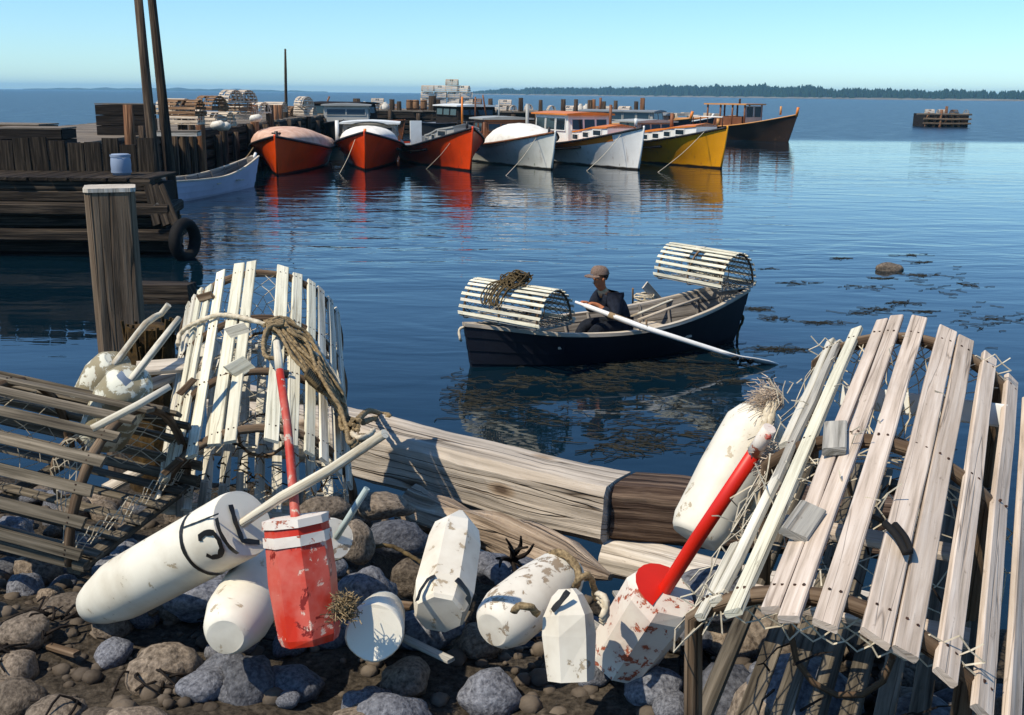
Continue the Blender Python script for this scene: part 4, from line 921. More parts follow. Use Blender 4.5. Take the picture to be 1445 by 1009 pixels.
# rope heap on trap one
m = MB(); random.seed(21)
for k in range(17):
    pts = []; cx, cy = ru(.36, .56), ru(-.03, .06)
    for j in range(9):
        a = j * .9 + k; rr = ru(.06, .20); x = cy + cos(a) * rr * .75 + .02; y = L1 * .52 + (cx - .46) * .9 + sin(a) * rr * .95
        z = .42 * sqrt(max(0, 1 - (x / .33) ** 2)) + .03 + ru(0, .15) * (1 - min(1, abs(x) * 3))
        pts.append(mt1 @ V((x, y, z)))
    m.tube(smooth_path(pts, .03), .0085, 5)
for k in range(6):
    x0 = ru(-.02, .1); y0 = L1 * ru(.28, .5); pts = [mt1 @ V((x0, y0 + .08, .46)), mt1 @ V((.18, y0, .42)), mt1 @ V((.27 + ru(0, .03), y0 - .03, .28)), mt1 @ V((.31, y0 + .03, .2)), mt1 @ V((.24, y0 + .07, .36)), mt1 @ V((.1, y0 + .12, .47))]
    m.tube(smooth_path(pts, .03), .0085, 5)
single('rope_heap', m, 'rope_dark', 'tangled heap of dark olive rope on the trap at the pointed end', 'rope')
# gear in the bottom of the dory
def gear_stick(name, a, b_, r, mat, lab, grp=None):
    m = MB(); m.tube([a, a.lerp(b_, .5) + V((0, 0, .01)), b_], r, 7, jit=.05); return single(name, m, mat, lab, 'stick', grp)
gear_stick('gaff_pole', on(890, 447, .40), on(985, 410, .58), .018, 'stick', 'long pale pole lying along the near side of the dory', 'poles in the dory')
gear_stick('gaff_pole', on(900, 452, .38), on(990, 420, .60), .02, 'gunwale', 'tan pole lying against the near gunwale of the dory', 'poles in the dory')
gear_stick('gaff_pole', on(893, 432, .32), on(893, 407, .6), .014, 'stick_dark', 'short stick leaning upright behind the white buoy in the dory', 'poles in the dory')
m = MB(); a, b_ = on(910, 402, .62), on(935, 430, .3); m.plank(a, b_, .12, .025, (0, -1, .4)); single('bailer_board', m, 'beam_light', 'pale flat board leaning in the dory behind the coiled rope', 'board')
m = MB(); a, b_ = on(930, 428, .3), on(982, 430, .36); m.plank(a, b_, .11, .03, (0, -.2, 1)); single('loose_board', m, 'gunwale', 'pale board lying flat across the dory bottom', 'board')
m = MB(); a = on(900, 446, .26); m.lathe([(0, .05), (.03, .085), (.22, .09), (.27, .05), (.3, .02)], zframe(a, (.75, -.1, .45)), n=14); single('buoy', m, 'white_buoy', 'small white buoy lying in the bottom of the dory', 'buoy')
m = MB(); random.seed(5)
for k in range(9):
    c = on(908, 432, .3); rr = ru(.08, .17); pts = [c + V((cos(a) * rr, sin(a) * rr * .8, .02 * k + ru(-.01, .03))) for a in [j * .8 + k for j in range(9)]]; m.tube(smooth_path(pts, .04), .011, 5)
single('rope_coil', m, 'rope_pale', 'loose pale rope coil beside the white buoy inside the dory', 'rope')

# the fisherman: local frame y = the way he faces (towards the pointed end), -x = towards us
SITY = 1.66
pm = frame(dm @ V((0, SITY, 0)), ud)
def skin_mesh(verts, edges, radii, sub=2, rootv=0):
    me = bpy.data.meshes.new('tmp'); me.from_pydata([tuple(v) for v in verts], edges, []); o = bpy.data.objects.new('tmp', me); COL.objects.link(o)
    o.modifiers.new('skin', 'SKIN'); o.modifiers['skin'].use_smooth_shade = True
    for i, r in enumerate(radii):
        o.data.skin_vertices[0].data[i].radius = (r, r) if not isinstance(r, tuple) else r
        o.data.skin_vertices[0].data[i].use_root = (i == rootv)
    s_ = o.modifiers.new('sub', 'SUBSURF'); s_.levels = sub; s_.render_levels = sub
    dg = bpy.context.evaluated_depsgraph_get(); out = bpy.data.meshes.new_from_object(o.evaluated_get(dg)); bpy.data.objects.remove(o, do_unlink=True)
    for p in out.polygons: p.use_smooth = True
    return out
sv, se, sr = [], [], []
def sj(p, r, par=None):
    sv.append(V(p)); sr.append(r)
    if par is not None: se.append((par, len(sv) - 1))
    return len(sv) - 1
pel = sj((0, 0, .36), .12); wst = sj((0, .07, .51), .115, pel); chs = sj((0, .19, .655), .112, wst); nb = sj((0, .275, .78), .06, chs)
nk = sj((0, .315, .84), .05, nb); hd = sj((0, .355, .925), .072, nk); hd2 = sj((0, .35, 1.00), .084, hd); hd3 = sj((0, .345, 1.06), .06, hd2)
chin = sj((0, .418, .890), .036, hd); nose = sj((0, .440, .952), .017, hd2)
JNT = {}
for sd, hx, hy, hz in ((-1, -.085, .485, .655), (1, .02, .55, .655)):      # left arm (towards us) and right arm, both on the oar
    sh = sj((sd * .185, .23, .725), .055, chs); el = sj((sd * .27, .27, .51) if sd < 0 else (.25, .33, .53), .048, sh)
    wr = sj((hx + sd * .035, hy - .07, hz - .01), .030, el); pa = sj((hx + sd * .012, hy - .005, hz + .02), .036, wr); JNT[sd] = (sh, el, wr)
    for k in range(4):
        off = (k - 1.5) * .021; ln = (.85, 1.0, .95, .75)[k]
        b1_ = sj((hx + off * .4, hy + .035 + off * .3, hz + .032 - abs(off) * .2), .0105, pa); b2_ = sj((hx + off * .6 - sd * .012, hy + .052 * ln + .01 + off * .3, hz + .005), .0095, b1_); sj((hx + off * .6 - sd * .02, hy + .03 * ln + off * .3, hz - .022), .0085, b2_)
    t1 = sj((hx - sd * .03, hy - .01, hz + .012), .012, pa); sj((hx - sd * .042, hy + .022, hz - .006), .010, t1)
for sd in (-1, 1):
    hp = sj((sd * .10, .06, .345), .095, pel); kn = sj((sd * .15, .47, .36), .066, hp); an = sj((sd * .14, .60, .12), .045, kn); sj((sd * .14, .72, .085), .04, an); JNT[('l', sd)] = (hp, kn, an)
body = skin_mesh(sv, se, sr)
body.materials.append(M['skin']); person = bpy.data.objects.new('person', body); COL.objects.link(person); person.matrix_world = pm; WM[person] = pm.copy()
tag(person, 'fisherman in a dark jacket and tweed cap bending to his oar in the dory', 'person')
jv = [V((0, .0, .34)), V((0, .06, .49)), V((0, .185, .655)), V((0, .265, .765))]; je = [(0, 1), (1, 2), (2, 3)]; jr = [.165, .155, .175, .075]
for sd in (-1, 1):
    sh, el, wr = (sv[i] for i in JNT[sd]); n = len(jv); jv += [sh.copy(), el.copy(), el.lerp(wr, .82)]; jr += [.108, .078, .056]; je += [(2, n), (n, n + 1), (n + 1, n + 2)]
jm = skin_mesh(jv, je, jr)
for v in jm.vertices: v.co += mnoise.noise_vector(v.co * 11) * .012
jm.materials.append(M['jacket']); part('jacket', jm, 'jacket', person)
tv = [V((0, 0, .34))]; te = []; tr_ = [.14]
for sd in (-1, 1):
    hp, kn, an = (sv[i] for i in JNT[('l', sd)]); n = len(tv); tv += [hp.copy(), kn.copy(), an.copy()]; tr_ += [.115, .085, .066]; te += [(0, n), (n, n + 1), (n + 1, n + 2)]
tm = skin_mesh(tv, te, tr_); tm.materials.append(M['trousers']); part('trousers', tm, 'trousers', person)
for sd in (-1, 1):
    an = sv[JNT[('l', sd)][2]]; m = MB(); m.tube([an + V((0, -.03, .06)), an + V((0, -.01, -.02)), an + V((0, .06, -.05)), an + V((0, .15, -.05))], [.065, .06, .055, .04], 9); part('boot', m, 'boot', person)
m = MB(); m.tube([V((0, .275, .765)), V((0, .318, .83))], [.075, .062], 12); part('shirt_collar', m, 'shirt', person)
# cap with a peak, hair, ears, eyes
m = MB(); hc = V((0, .35, 1.015)); rows = []
for i in range(8):
    a = pi / 2 * i / 7; rows.append([hc + V((cos(b_) * .106 * cos(a) ** .7, sin(b_) * .122 * cos(a) ** .7 + .012 * sin(a), .012 + .105 * sin(a))) for b_ in [2 * pi * k / 18 for k in range(18)]])
m.grid(rows, True); rows = [[hc + V((cos(b_) * .100 * f_, .05 + (sin(b_) * .10 + .02) * f_, .012 - .028 * (f_ - .6))) for b_ in [pi * k / 10 for k in range(11)]] for f_ in (.7, 1.0, 1.28)]
m.grid(rows); m.grid([[p + V((0, 0, -.010)) for p in r] for r in rows]); m.jitter(.006, 14); part('cap', m, 'cap', person)
m = MB(); rows = []
for z, k in ((-.06, .078), (-.025, .094), (.012, .099)): rows.append([hc + V((cos(b_) * k, sin(b_) * k * 1.1 - .006, z)) for b_ in [pi * 1.0 + pi * j / 12 for j in range(13)]])
m.grid(rows); part('hair', m, 'hair', person)
for sd in (-1, 1):
    m = MB(); m.lathe([(0, .004), (.006, .022), (.014, .024), (.018, .012)], zframe((sd * .082, .345, .97), (sd, -.2, 0)), n=10); part('ear', m, 'skin', person)
    m = MB(); m.lathe([(0, .004), (.006, .012), (.012, .004)], zframe((sd * .032, .424, .972), (0, 1, 0)), n=8); part('eye', m, 'hair', person)
    m = MB(); m.tube([(sd * .012, .437, .988), (sd * .05, .420, .99)], .006, 5); part('eyebrow', m, 'hair', person)
m = MB(); m.tube([(-.024, .438, .915), (0, .445, .916), (.024, .438, .915)], .005, 5); part('mouth', m, 'hair', person)
# oar on the near side
hand = pm @ V((-.085, .42, .66)); pv = on(905, 461, .50); bl0 = on(1044, 505, .10); tip = on(1098, 514, .0)
hand0 = on(812, 426, .70)
oar = root('oar', 'white oar with a leather collar and dark bands on its blade, held by the fisherman', 'oar', Matrix.Translation(pv))
dh = (hand0 - pv)
m = MB(); m.tube([hand0, hand0 + (pv - hand0) * .12, hand0 + (pv - hand0) * .16, pv, pv.lerp(bl0, .8), bl0], [.016, .018, .030, .033, .030, .028], 10); part('loom', m, 'oar', oar, True)
m = MB(); m.tube([pv.lerp(hand0, .48), pv.lerp(bl0, .06)], .037, 10); part('leather_collar', m, 'leather', oar, True)
d = (tip - pv).normalized(); m = MB(); rows = []
for f_, w in ((-.45, .03), (-.2, .045), (0, .062), (.35, .072), (.7, .06), (1, .012)):
    c = bl0.lerp(tip, f_) if f_ >= 0 else bl0 + (bl0 - pv) * (f_ * .5); sd = d.cross(V((0, 0, 1))).normalized(); up = sd.cross(d)
    sd2 = (sd * .8 + up * .6).normalized(); n2 = d.cross(sd2); rows.append([c + sd2 * (cos(a) * w) + n2 * (sin(a) * .014) for a in [2 * pi * k / 10 for k in range(10)]])
m.grid(rows, True, True, True, True); part('blade', m, 'oar', oar, True)
for f_ in (-.12, .08, .28):
    c = bl0.lerp(tip, f_); m = MB(); sd = d.cross(V((0, 0, 1))).normalized(); up = sd.cross(d); sd2 = (sd * .8 + up * .6).normalized(); n2 = d.cross(sd2)
    m.tube([c + d * (cos(a) * .035) + sd2 * (sin(a) * .045) - d * 0 + n2 * (.02 if n2.dot(V((0, 0, CAMH)) - c) > 0 else -.02) for a in [2 * pi * k / 14 for k in range(15)]], .013, 6); part('dark_ring', m, 'black', oar, True)

# ================================================================ FOREGROUND
random.seed(11)
# ---- retaining timbers
tz = 1.70
def timber(name, tb0, tb1, h, d, mat, label, nseg=22, rough=.016, fr=None):
    """tb0, tb1: ends of the top back edge; front is towards us"""
    ax = (tb1 - tb0); L = ax.length; ax.normalize(); fr = fr or V((ax.y, -ax.x, 0)).normalized()
    if fr.y > 0: fr = -fr
    m = MB(); rows = []; c = .034
    ring = [(0, 0), (d * .5, .004), (d - c, 0), (d, -c), (d, -h * .33), (d, -h * .66), (d, -h + c), (d - c, -h), (0, -h)]
    for i in range(nseg + 1):
        p = tb0 + ax * (L * i / nseg); r = []
        for a, b in ring:
            q = p + fr * a + V((0, 0, b)); n1 = mnoise.noise_vector(V((q.x * 2.3, q.y * 2.3, q.z * 9))) * rough + mnoise.noise_vector(V((q.x * 14, q.y * 14, q.z * 30))) * rough * .3
            r.append(q + n1)
        rows.append(r)
    m.grid(rows, True, False, True, True, rnd() * 5, rnd() * 5); return single(name, m, mat, label, 'timber')
a = on(893, 669, tz); b = on(545, 589, tz); ax = (b - a).normalized(); jd = on(850, 693, tz) - a; jf = jd.normalized(); JD = jd.length
timber('squared_timber', b + ax * 1.0, a + ax * .004, .245, JD, 'beam', 'long weathered squared timber with knots edging the bank above the water', 34, fr=jf)
a2 = on(896, 668, tz - .005); b2 = on(985, 674, tz - .02); ax2 = (b2 - a2).normalized()
timber('squared_timber', a2 + ax2 * .012, a2 + ax2 * 1.15, .24, JD * .92, 'beam_dark', 'dark tarred timber butting the long weathered one, behind the white buoy', 24, .014, fr=jf)
a3 = on(850, 769, 1.465); a3b = on(1018, 808, 1.44); ax3 = (a3b - a3).normalized()
timber('lower_timber', a3 + V((ax3.y, -ax3.x, 0)) * -.12, a3 + ax3 * 1.2 + V((ax3.y, -ax3.x, 0)) * -.12, .12, .16, 'beam_light', 'bleached pale board under the dark tarred timber', 20, .008)
m = MB(); p0, p1 = at(575, 716, 3.95), at(862, 812, 3.28); rows = []
for i in range(27):
    f = i / 26; c = p0.lerp(p1, f) + V((0, 0, .008 * sin(f * 5))); ring = []
    for k in range(12):
        th = 2 * pi * k / 12; r = (.075 + .02 * sin(f * 9 + k)) * (1 - .8 * max(0, f - .8) / .2) + .03 * (1 - f) * mnoise.noise(V((f * 7, k * .9, 2))); ring.append(c + V((.5, .7, 0)).normalized() * (cos(th) * r * 1.1) + V((0, 0, sin(th) * r)))
    rows.append(ring)
m.grid(rows, True, False, True, True); single('driftwood_log', m, 'drift', 'split tan driftwood log lying under the long timber', 'driftwood')

# ---- big trap on the left
LM = pose(-.84, 3.239, 1.821, 11.47, 22.33, 7.94); LW, LH, LL = .647, .351, 1.0
def lslat(fx, nx, w, mt, y0=0.0, y1=1.0):
    return (ang_at(LM, LW, LH, 0.0, nx), ang_at(LM, LW, LH, 1.0, fx), w, y0, y1, mt)
SL_ = [lslat(267, 211, .034, 'slat_pale', -.06), lslat(275, 222, .03, 'slat_pale', -.04), lslat(284, 236, .032, 'slat_cream', .0), lslat(297, 248, .034, 'slat_cream', .02, .97), lslat(313, 272, .042, 'slat_cream', -.01, 1.03),
       lslat(338, 303, .044, 'slat_cream', -.01, 1.04), lslat(355, 325, .038, 'slat_cream', -.02, 1.04), lslat(399, 382, .046, 'slat_cream', -.03, 1.02), lslat(419, 410, .040, 'slat_cream', -.04), lslat(438, 434, .036, 'slat_cream', -.05), lslat(451, 455, .036, 'slat_pale', -.05), lslat(464, 474, .036, 'slat_pale', -.06), lslat(474, 490, .034, 'slat_pale', -.05)]
left_trap = near_trap(LM, 'big weathered lobster trap at the left with ropes coiled over its side', LL, LW, LH, SL_, floor=9, floor_mat='slat_pale', bows=(.04, .34, .66, .97), group='traps on the shore', netr=.0017)
for k in range(9):                                        # short upright laths closing the near end
    x = -LW / 2 + .07 + k * (LW - .14) / 8; z = LH * sqrt(max(0, 1 - (x / LW * 2) ** 2)) * ru(.45, .8)
    if k in (4, 5): continue
    m = MB(); m.plank((x, .015, -.02), (x + ru(-.01, .01), .03, z * .62), .024, .010, (0, -1, 0), seg=2); part('end_lath', m, 'slat_grey', left_trap)
def cleat(px0, px1, mt, W, H, par, mat='slat_pale', w=.045, off=.028):
    a_, b_ = trap_hit(mt, W, H, *px0, off), trap_hit(mt, W, H, *px1, off); n = (V((0, 0, CAMH)) - a_).normalized()
    m = MB(); m.plank(a_, b_, w, .016, n, seg=2, skew=.3); part('door_button', m, mat, par, True)
cleat((321, 471), (349, 462), LM, LW, LH, left_trap); cleat((325, 526), (351, 511), LM, LW, LH, left_trap, 'slat_cream', .06); cleat((253, 556), (274, 535), LM, LW, LH, left_trap, 'bow', .022); cleat((281, 421), (299, 416), LM, LW, LH, left_trap, 'bow', .03); cleat((232, 668), (254, 648), LM, LW, LH, left_trap, 'bow', .022)
def over(pts, offs, mt=LM, W=LW, H=LH): return [trap_hit(mt, W, H, x, y, o) for (x, y), o in zip(pts, offs if isinstance(offs, (list, tuple)) else [offs] * len(pts))]
# single line across the top
rope_thing('rope', over([(251, 487), (254, 472), (266, 461), (288, 451), (306, 445), (330, 446), (352, 451), (375, 458), (403, 464), (428, 486), (461, 515), (478, 540), (487, 575), (491, 602)], .03) + [at(503, 617, 3.05), at(519, 615, 3.1), at(527, 607, 3.2)], .0085, 'rope_pale', 'single pale rope led across the top slats of the left trap', 'ropes on the left trap')
m = MB(); random.seed(31)
for i in range(16):
    j = lambda s_: ru(-s_, s_); o = .012 + .013 * (i % 5)
    pts = [(377 + j(5), 457 + j(4)), (395 + j(4), 448 + i * 1.6 + j(3)), (413 + j(4), 456 + 3.0 * i + j(5)), (432 + j(5), 474 + 3.4 * i + j(7)), (452 + j(5), 503 + 3.0 * i + j(8)), (469 + j(6), 533 + 2.2 * i + j(8)), (481 + j(7), 558 + 2.2 * i + j(7)), (489 + j(7), 586 + 1.5 * i)]
    w = over(pts, [o + .006 * sin(i + k) for k in range(len(pts))]); e = at(500 + j(8), 600 + j(8), 3.15 + .01 * i); m.rope(w + [e], .0064)
for i in range(3):                                        # loops hanging round the red stick
    pts = [(400, 452 + 3 * i), (383 - 2 * i, 462), (374 - i, 480), (373, 496 + 2 * i), (380, 505), (392, 506)]
    m.rope(over(pts, .05 + .012 * i), .0075)
for i in range(4):                                        # strands falling at the right end
    w = over([(448, 505 + 6 * i), (468, 548 + 3 * i), (480, 575), (488, 600)], .06 + .008 * i); m.rope(w + [at(493 + 4 * i, 625 + 5 * i, 3.0), at(506 + 3 * i, 614, 3.1)], .007)
single('rope_coil', m, 'rope', 'thick bundle of brown rope draped down the right side of the left trap', 'rope', 'ropes on the left trap')
m = MB()
for i in range(9): m.tube(smooth_path(over([(436 + 2 * i, 520 + 2.5 * i), (432 + 2 * i, 530 + 2 * i), (438 + 2 * i, 541 + 1.5 * i)], [.07, .10, .06]), .01), .007, 5)
single('rope_lashing', m, 'rope_dark', 'dark lashing tied round the bundle of brown rope', 'rope')
rope_thing('rope', [at(505, 592, 3.3), at(520, 580, 3.9), on(535, 583, 1.71), on(547, 585, 1.71), on(549, 588, 1.715), on(530, 590, 1.715), at(512, 596, 3.4)], .010, 'rope', 'end of brown rope looped over the left end of the long timber', 'ropes on the left trap')

# ---- big trap on the right
RM = pose(.470, 1.411, 2.079, -25.5, 9.907, .07); RW, RH, RL = .66, .40, 1.15
def rhit(px, py):
    q = RM.inverted() @ trap_hit(RM, RW, RH, px, py); return atan2(q.z / RH, q.x / RW * 2), q.y
def rlath(b, t_, w, mt): (a0, y0), (a1, y1) = rhit(*b), rhit(*t_); return (a0, a1, w, y0, y1, mt)
RS = [rlath((1012, 858), (1107, 664), .020, 'slat_pale'), rlath((990, 880), (1040, 778), .016, 'slat_pale'), rlath((1108, 636), (1174, 488), .022, 'slat_pale'), rlath((1096, 690), (1184, 490), .018, 'slat_grey'),
      (1.945, 1.945, .027, 0, 1.17, 'slat_cream'), (1.775, 1.775, .027, 0, 1.19, 'slat_pink'), (1.685, 1.685, .030, -.02, 1.21, 'slat_pink'), (1.535, 1.535, .036, -.02, 1.21, 'slat_pink'), (1.335, 1.335, .042, -.01, 1.18, 'slat_pink'), (1.21, 1.21, .038, -.01, 1.17, 'slat_pink'),
      (1.03, 1.03, .036, 0, 1.16, 'slat_pink'), (.84, .84, .036, 0, 1.15, 'slat_pink'), (.66, .66, .036, 0, 1.15, 'slat_pink'), (.48, .48, .034, 0, 1.15, 'slat_pink')]
right_trap = near_trap(RM, 'large pale new-looking lobster trap filling the right foreground', RL, RW, RH, RS, floor=6, floor_mat='slat_dark', group='traps on the shore', netr=.0016, t=.013, zb=.29)
cleat((1179, 599), (1177, 637), RM, RW, RH, right_trap, 'slat_grey', .042, .03); cleat((1146, 717), (1119, 756), RM, RW, RH, right_trap, 'slat_grey', .044, .03)
m = MB(); w = over([(1248, 738), (1262, 752), (1272, 768), (1277, 780), (1284, 778), (1278, 760), (1262, 740)], .035, RM, RW, RH); m.tube(smooth_path(w, .01), .006, 6); part('rubber_hinge', m, 'rubber', right_trap, True)
m = MB()                                                  # side netting bits between the left laths
def sidef(u, v): a = 2.02 + .33 * v; return V((RW / 2 * .97 * cos(a), u * RL, RH * .97 * sin(a)))
net(m, sidef, 20, 7, .0016, .02); part('netting', m, 'twine', right_trap, kind='stuff')
m = MB(); random.seed(3)                                  # twine ends poking out
for k in range(46):
    a = ru(1.2, 2.6); y = ru(.05, 1.1); p = V((RW / 2 * cos(a), y, RH * sin(a))); q = p + V((ru(-.05, .05), ru(-.05, .05), ru(-.01, .06))); m.tube([p, p.lerp(q, .5) + V((ru(-.01, .01), ru(-.01, .01), .01)), q], .0014, 3, False)
part('twine_ends', m, 'twine', right_trap, kind='stuff')
m = MB(); m.plank(RM @ V((-.12, .97, .30)), RM @ V((.22, .97, .30)), .05, .02, (0, -1, .3)); part('inner_board', m, 'white_trim', right_trap, True)
for y in (.36, .62):
    m = MB(); m.plank((-RW / 2 + .13, y, .16), (RW / 2 - .13, y, .16), .045, .018, (0, 0, 1), seg=2); part('inner_crossbar', m, 'slat_pink', right_trap)
m = MB(); m.lathe([(0, .03), (.02, .07), (.08, .085), (.14, .07), (.17, .03)], zframe(RM @ V((-.02, .62, .05)), (0, 0, 1)), n=12); m.jitter(.02, 9); single('ballast_stone', m, 'stone_brown', 'round ballast stone lying inside the right trap', 'stone')

m = MB(); random.seed(8)                                  # old bait and weed caught in the near end netting
for k in range(90):
    x = ru(-.25, .25); z = ru(.02, .22) * (1 - abs(x) * 1.5); p = LM @ V((x, ru(.02, .25), z + .02)); e = p + V((ru(-.05, .05), ru(-.05, .05), ru(-.03, .04))); m.tube([p, p.lerp(e, .5) + V((ru(-.012, .012), 0, .01)), e], .0035, 3, False, False, r1=.001)
part('caught_weed', m, 'moss', left_trap, True, kind='stuff')
m = MB()
for k in range(40):
    p = RM @ V((ru(-.2, .2), ru(.1, 1.0), ru(.05, .2))); e = p + V((ru(-.08, .08), ru(-.08, .08), ru(-.03, .05))); m.tube([p, p.lerp(e, .5) + V((ru(-.012, .012), 0, .01)), e], .003, 3, False, False, r1=.001)
part('caught_weed', m, 'weed_dead', right_trap, True, kind='stuff')
# trap at the far left, its shade put into darker lath wood
tq = at(208, 742, 2.95); tm_ = pose(tq.x, tq.y, tq.z, 74, 6, -5)
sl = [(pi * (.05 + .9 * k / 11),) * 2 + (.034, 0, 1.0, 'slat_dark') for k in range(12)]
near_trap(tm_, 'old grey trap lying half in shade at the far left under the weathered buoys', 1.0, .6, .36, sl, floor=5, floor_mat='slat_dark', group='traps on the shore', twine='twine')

# ---- buoys
def oct_prof(mb, mt, prof, n=8, smooth=False): mb.lathe(prof, mt, n=n, smooth=smooth)
def buoy(name, label, bottom, top, prof, mat, n=8, smooth=False, group='buoys on the shore', jit=.006, up=(0, 0, 1), spin=0.0):
    """prof: (fraction along, radius); bottom and top are world points"""
    L = (top - bottom).length; mt = zframe(bottom, top - bottom, up) @ Matrix.Rotation(spin, 4, 'Z'); rt = root(name, label, 'buoy', mt, group)
    m = MB(); m.lathe([(f * L, r) for f, r in prof], None, n, smooth); m.jitter(jit, 14); part('buoy_body', m, mat, rt); rt['tmp'] = 0; del rt['tmp']; return rt, mt, L
def cyl_hit(mt, r, px, py):
    inv = mt.inverted(); o = inv @ V((0, 0, CAMH)); d = inv.to_3x3() @ ray(px, py); a = d.x ** 2 + d.y ** 2; b = 2 * (o.x * d.x + o.y * d.y); c = o.x ** 2 + o.y ** 2 - r * r
    t = (-b - sqrt(max(0, b * b - 4 * a * c))) / (2 * a); p = o + d * t; return atan2(p.y, p.x), p.z
def stroke(m, pts2, w, to3):
    """flat brush stroke along 2-D points, laid on a surface by to3(a, z)"""
    P = []
    for i in range(len(pts2) - 1):
        a, b = V(pts2[i]), V(pts2[i + 1]); k = max(1, int((b - a).length / .008)); P += [a.lerp(b, j / k) for j in range(k)]
    P.append(V(pts2[-1])); rows = []
    for i, p in enumerate(P):
        d = (P[min(i + 1, len(P) - 1)] - P[max(i - 1, 0)]); d = d.normalized() if d.length else V((1, 0)); n = V((-d.y, d.x)); ww = w / 2 * (1 + .12 * sin(i * 1.7))
        rows.append([to3(*(p - n * ww)), to3(*p), to3(*(p + n * ww))])
    m.grid(rows)
# 1 lettered cylinder
r1 = .081
bo, to = at(128, 856, 2.50), at(343, 738, 2.20)
rt, mt, L = buoy('lobster_buoy', 'big white cylinder buoy with black ring and hand painted black letters, stick to the right', bo, to, [(0, .03), (.03, .052), (.10, .064), (.22, .0785), (.28, r1), (.5, r1), (.97, r1), (1.0, r1 - .004)], 'white_clean', 32, True, jit=.002)
def surf_pt(arc, z): return V((cos(arc / r1) * (r1 + .0025), sin(arc / r1) * (r1 + .0025), z))
def cpts(px): 
    o = []
    for q in px:
        a, z = cyl_hit(mt, r1, *q); o.append((a * r1, z))
    for i in range(1, len(o)):                            # unwrap
        while o[i][0] - o[i - 1][0] > pi * r1: o[i] = (o[i][0] - 2 * pi * r1, o[i][1])
        while o[i][0] - o[i - 1][0] < -pi * r1: o[i] = (o[i][0] + 2 * pi * r1, o[i][1])
    return o
ringz = cyl_hit(mt, r1, 258, 770)[1]
m = MB(); stroke(m, [(a * r1, ringz) for a in [2 * pi * k / 40 for k in range(41)]], .012, surf_pt); part('painted_ring', m, 'black', rt)
m = MB(); stroke(m, cpts([(259, 745), (280, 737), (310, 725)]), .004, surf_pt); part('painted_line', m, 'black', rt)
m = MB(); stroke(m, cpts([(307, 731), (310, 745), (317, 760), (326, 772), (336, 780)]), .0125, surf_pt); part('painted_letter', m, 'black', rt)
m = MB(); stroke(m, cpts([(284, 763), (283, 757), (290, 752), (302, 751), (310, 761), (314, 774), (311, 783), (300, 786), (292, 782)]), .0135, surf_pt); part('painted_letter', m, 'black', rt)
inv = mt.inverted()
def face_pt(px, py):
    o = inv @ V((0, 0, CAMH)); d = inv.to_3x3() @ ray(px, py); p = o + d * ((L - o.z) / d.z); return (p.x, p.y)
m = MB(); stroke(m, [face_pt(*q) for q in ((324, 713), (331, 738), (341, 764), (365, 766))], .0125, lambda a, b: V((a, b, L + .004))); part('painted_letter', m, 'black', rt)
d1 = (to - bo).normalized(); ste = at(543, 612, 1.98)
m = MB(); s0 = to + d1 * -.05; m.tube([s0, to, to.lerp(ste, .3) + V((0, 0, .004)), to.lerp(ste, .65) - V((0, 0, .004)), ste], [.0105, .0115, .0118, .0108, .0105], 9, jit=.05); part('stick', m, 'stick', rt, True)
# 2 red and white octagonal
bo, to = at(438, 905, 2.02), at(417, 730, 2.10)
rt, mt, L = buoy('lobster_buoy', 'upright chipped red buoy with two white bands and a tall red stick', bo, to, [(0, .062), (.06, .069), (.5, .0735), (.97, .0705), (1, .066)], 'red', 8, False, spin=.25)
for z0, z1 in ((.935, 1.003), (.79, .872)):
    m = MB(); rr = .0735
    m.lathe([(z0 * L, rr + .0016), (z1 * L, rr - .0008 if z1 > .99 else rr + .0016)] + ([(L + .002, .066), (L + .003, .004)] if z1 > .99 else []), Matrix.Identity(4), 8, False, cap0=False, cap1=False); m.jitter(.004, 14); part('painted_band', m, 'white_rust', rt)
st = at(390, 482, 2.45); m = MB(); m.tube([to - (st - to) * .1, to, to.lerp(st, .5) + V((.004, 0, 0)), to.lerp(st, .82)], [.0105, .0105, .0098, .0095], 9, jit=.05); stk = part('stick', m, 'red_stick', rt, True)
m = MB(); m.tube([to.lerp(st, .82), to.lerp(st, .9), st], [.0096, .0095, .0085], 9, jit=.06); part('stick_tip', m, 'stick', rt, True)
# 3 white pointed octagonal in the middle
bo, to = at(620, 868, 2.28), at(650, 724, 2.66)
rt, mt, L = buoy('lobster_buoy', 'white eight-sided buoy with a pointed far end and black worn patches, in the middle foreground', bo, to, [(0, .058), (.02, .066), (.18, .078), (.62, .076), (.78, .062), (.93, .026), (1, .012)], 'white_buoy', 8, False, spin=.2)
for pxs, w in ([(588, 848), (593, 833), (604, 817), (614, 812)], .012), ([(644, 817), (655, 828), (663, 842), (660, 850)], .020):
    m = MB(); o_ = []
    for q in pxs: a, z = cyl_hit(mt, .080, *q); o_.append((a * .08, z))
    stroke(m, o_, w, lambda arc, z: V((cos(arc / .08) * .0795, sin(arc / .08) * .0795, z))); part('black_patch', m, 'black', rt)
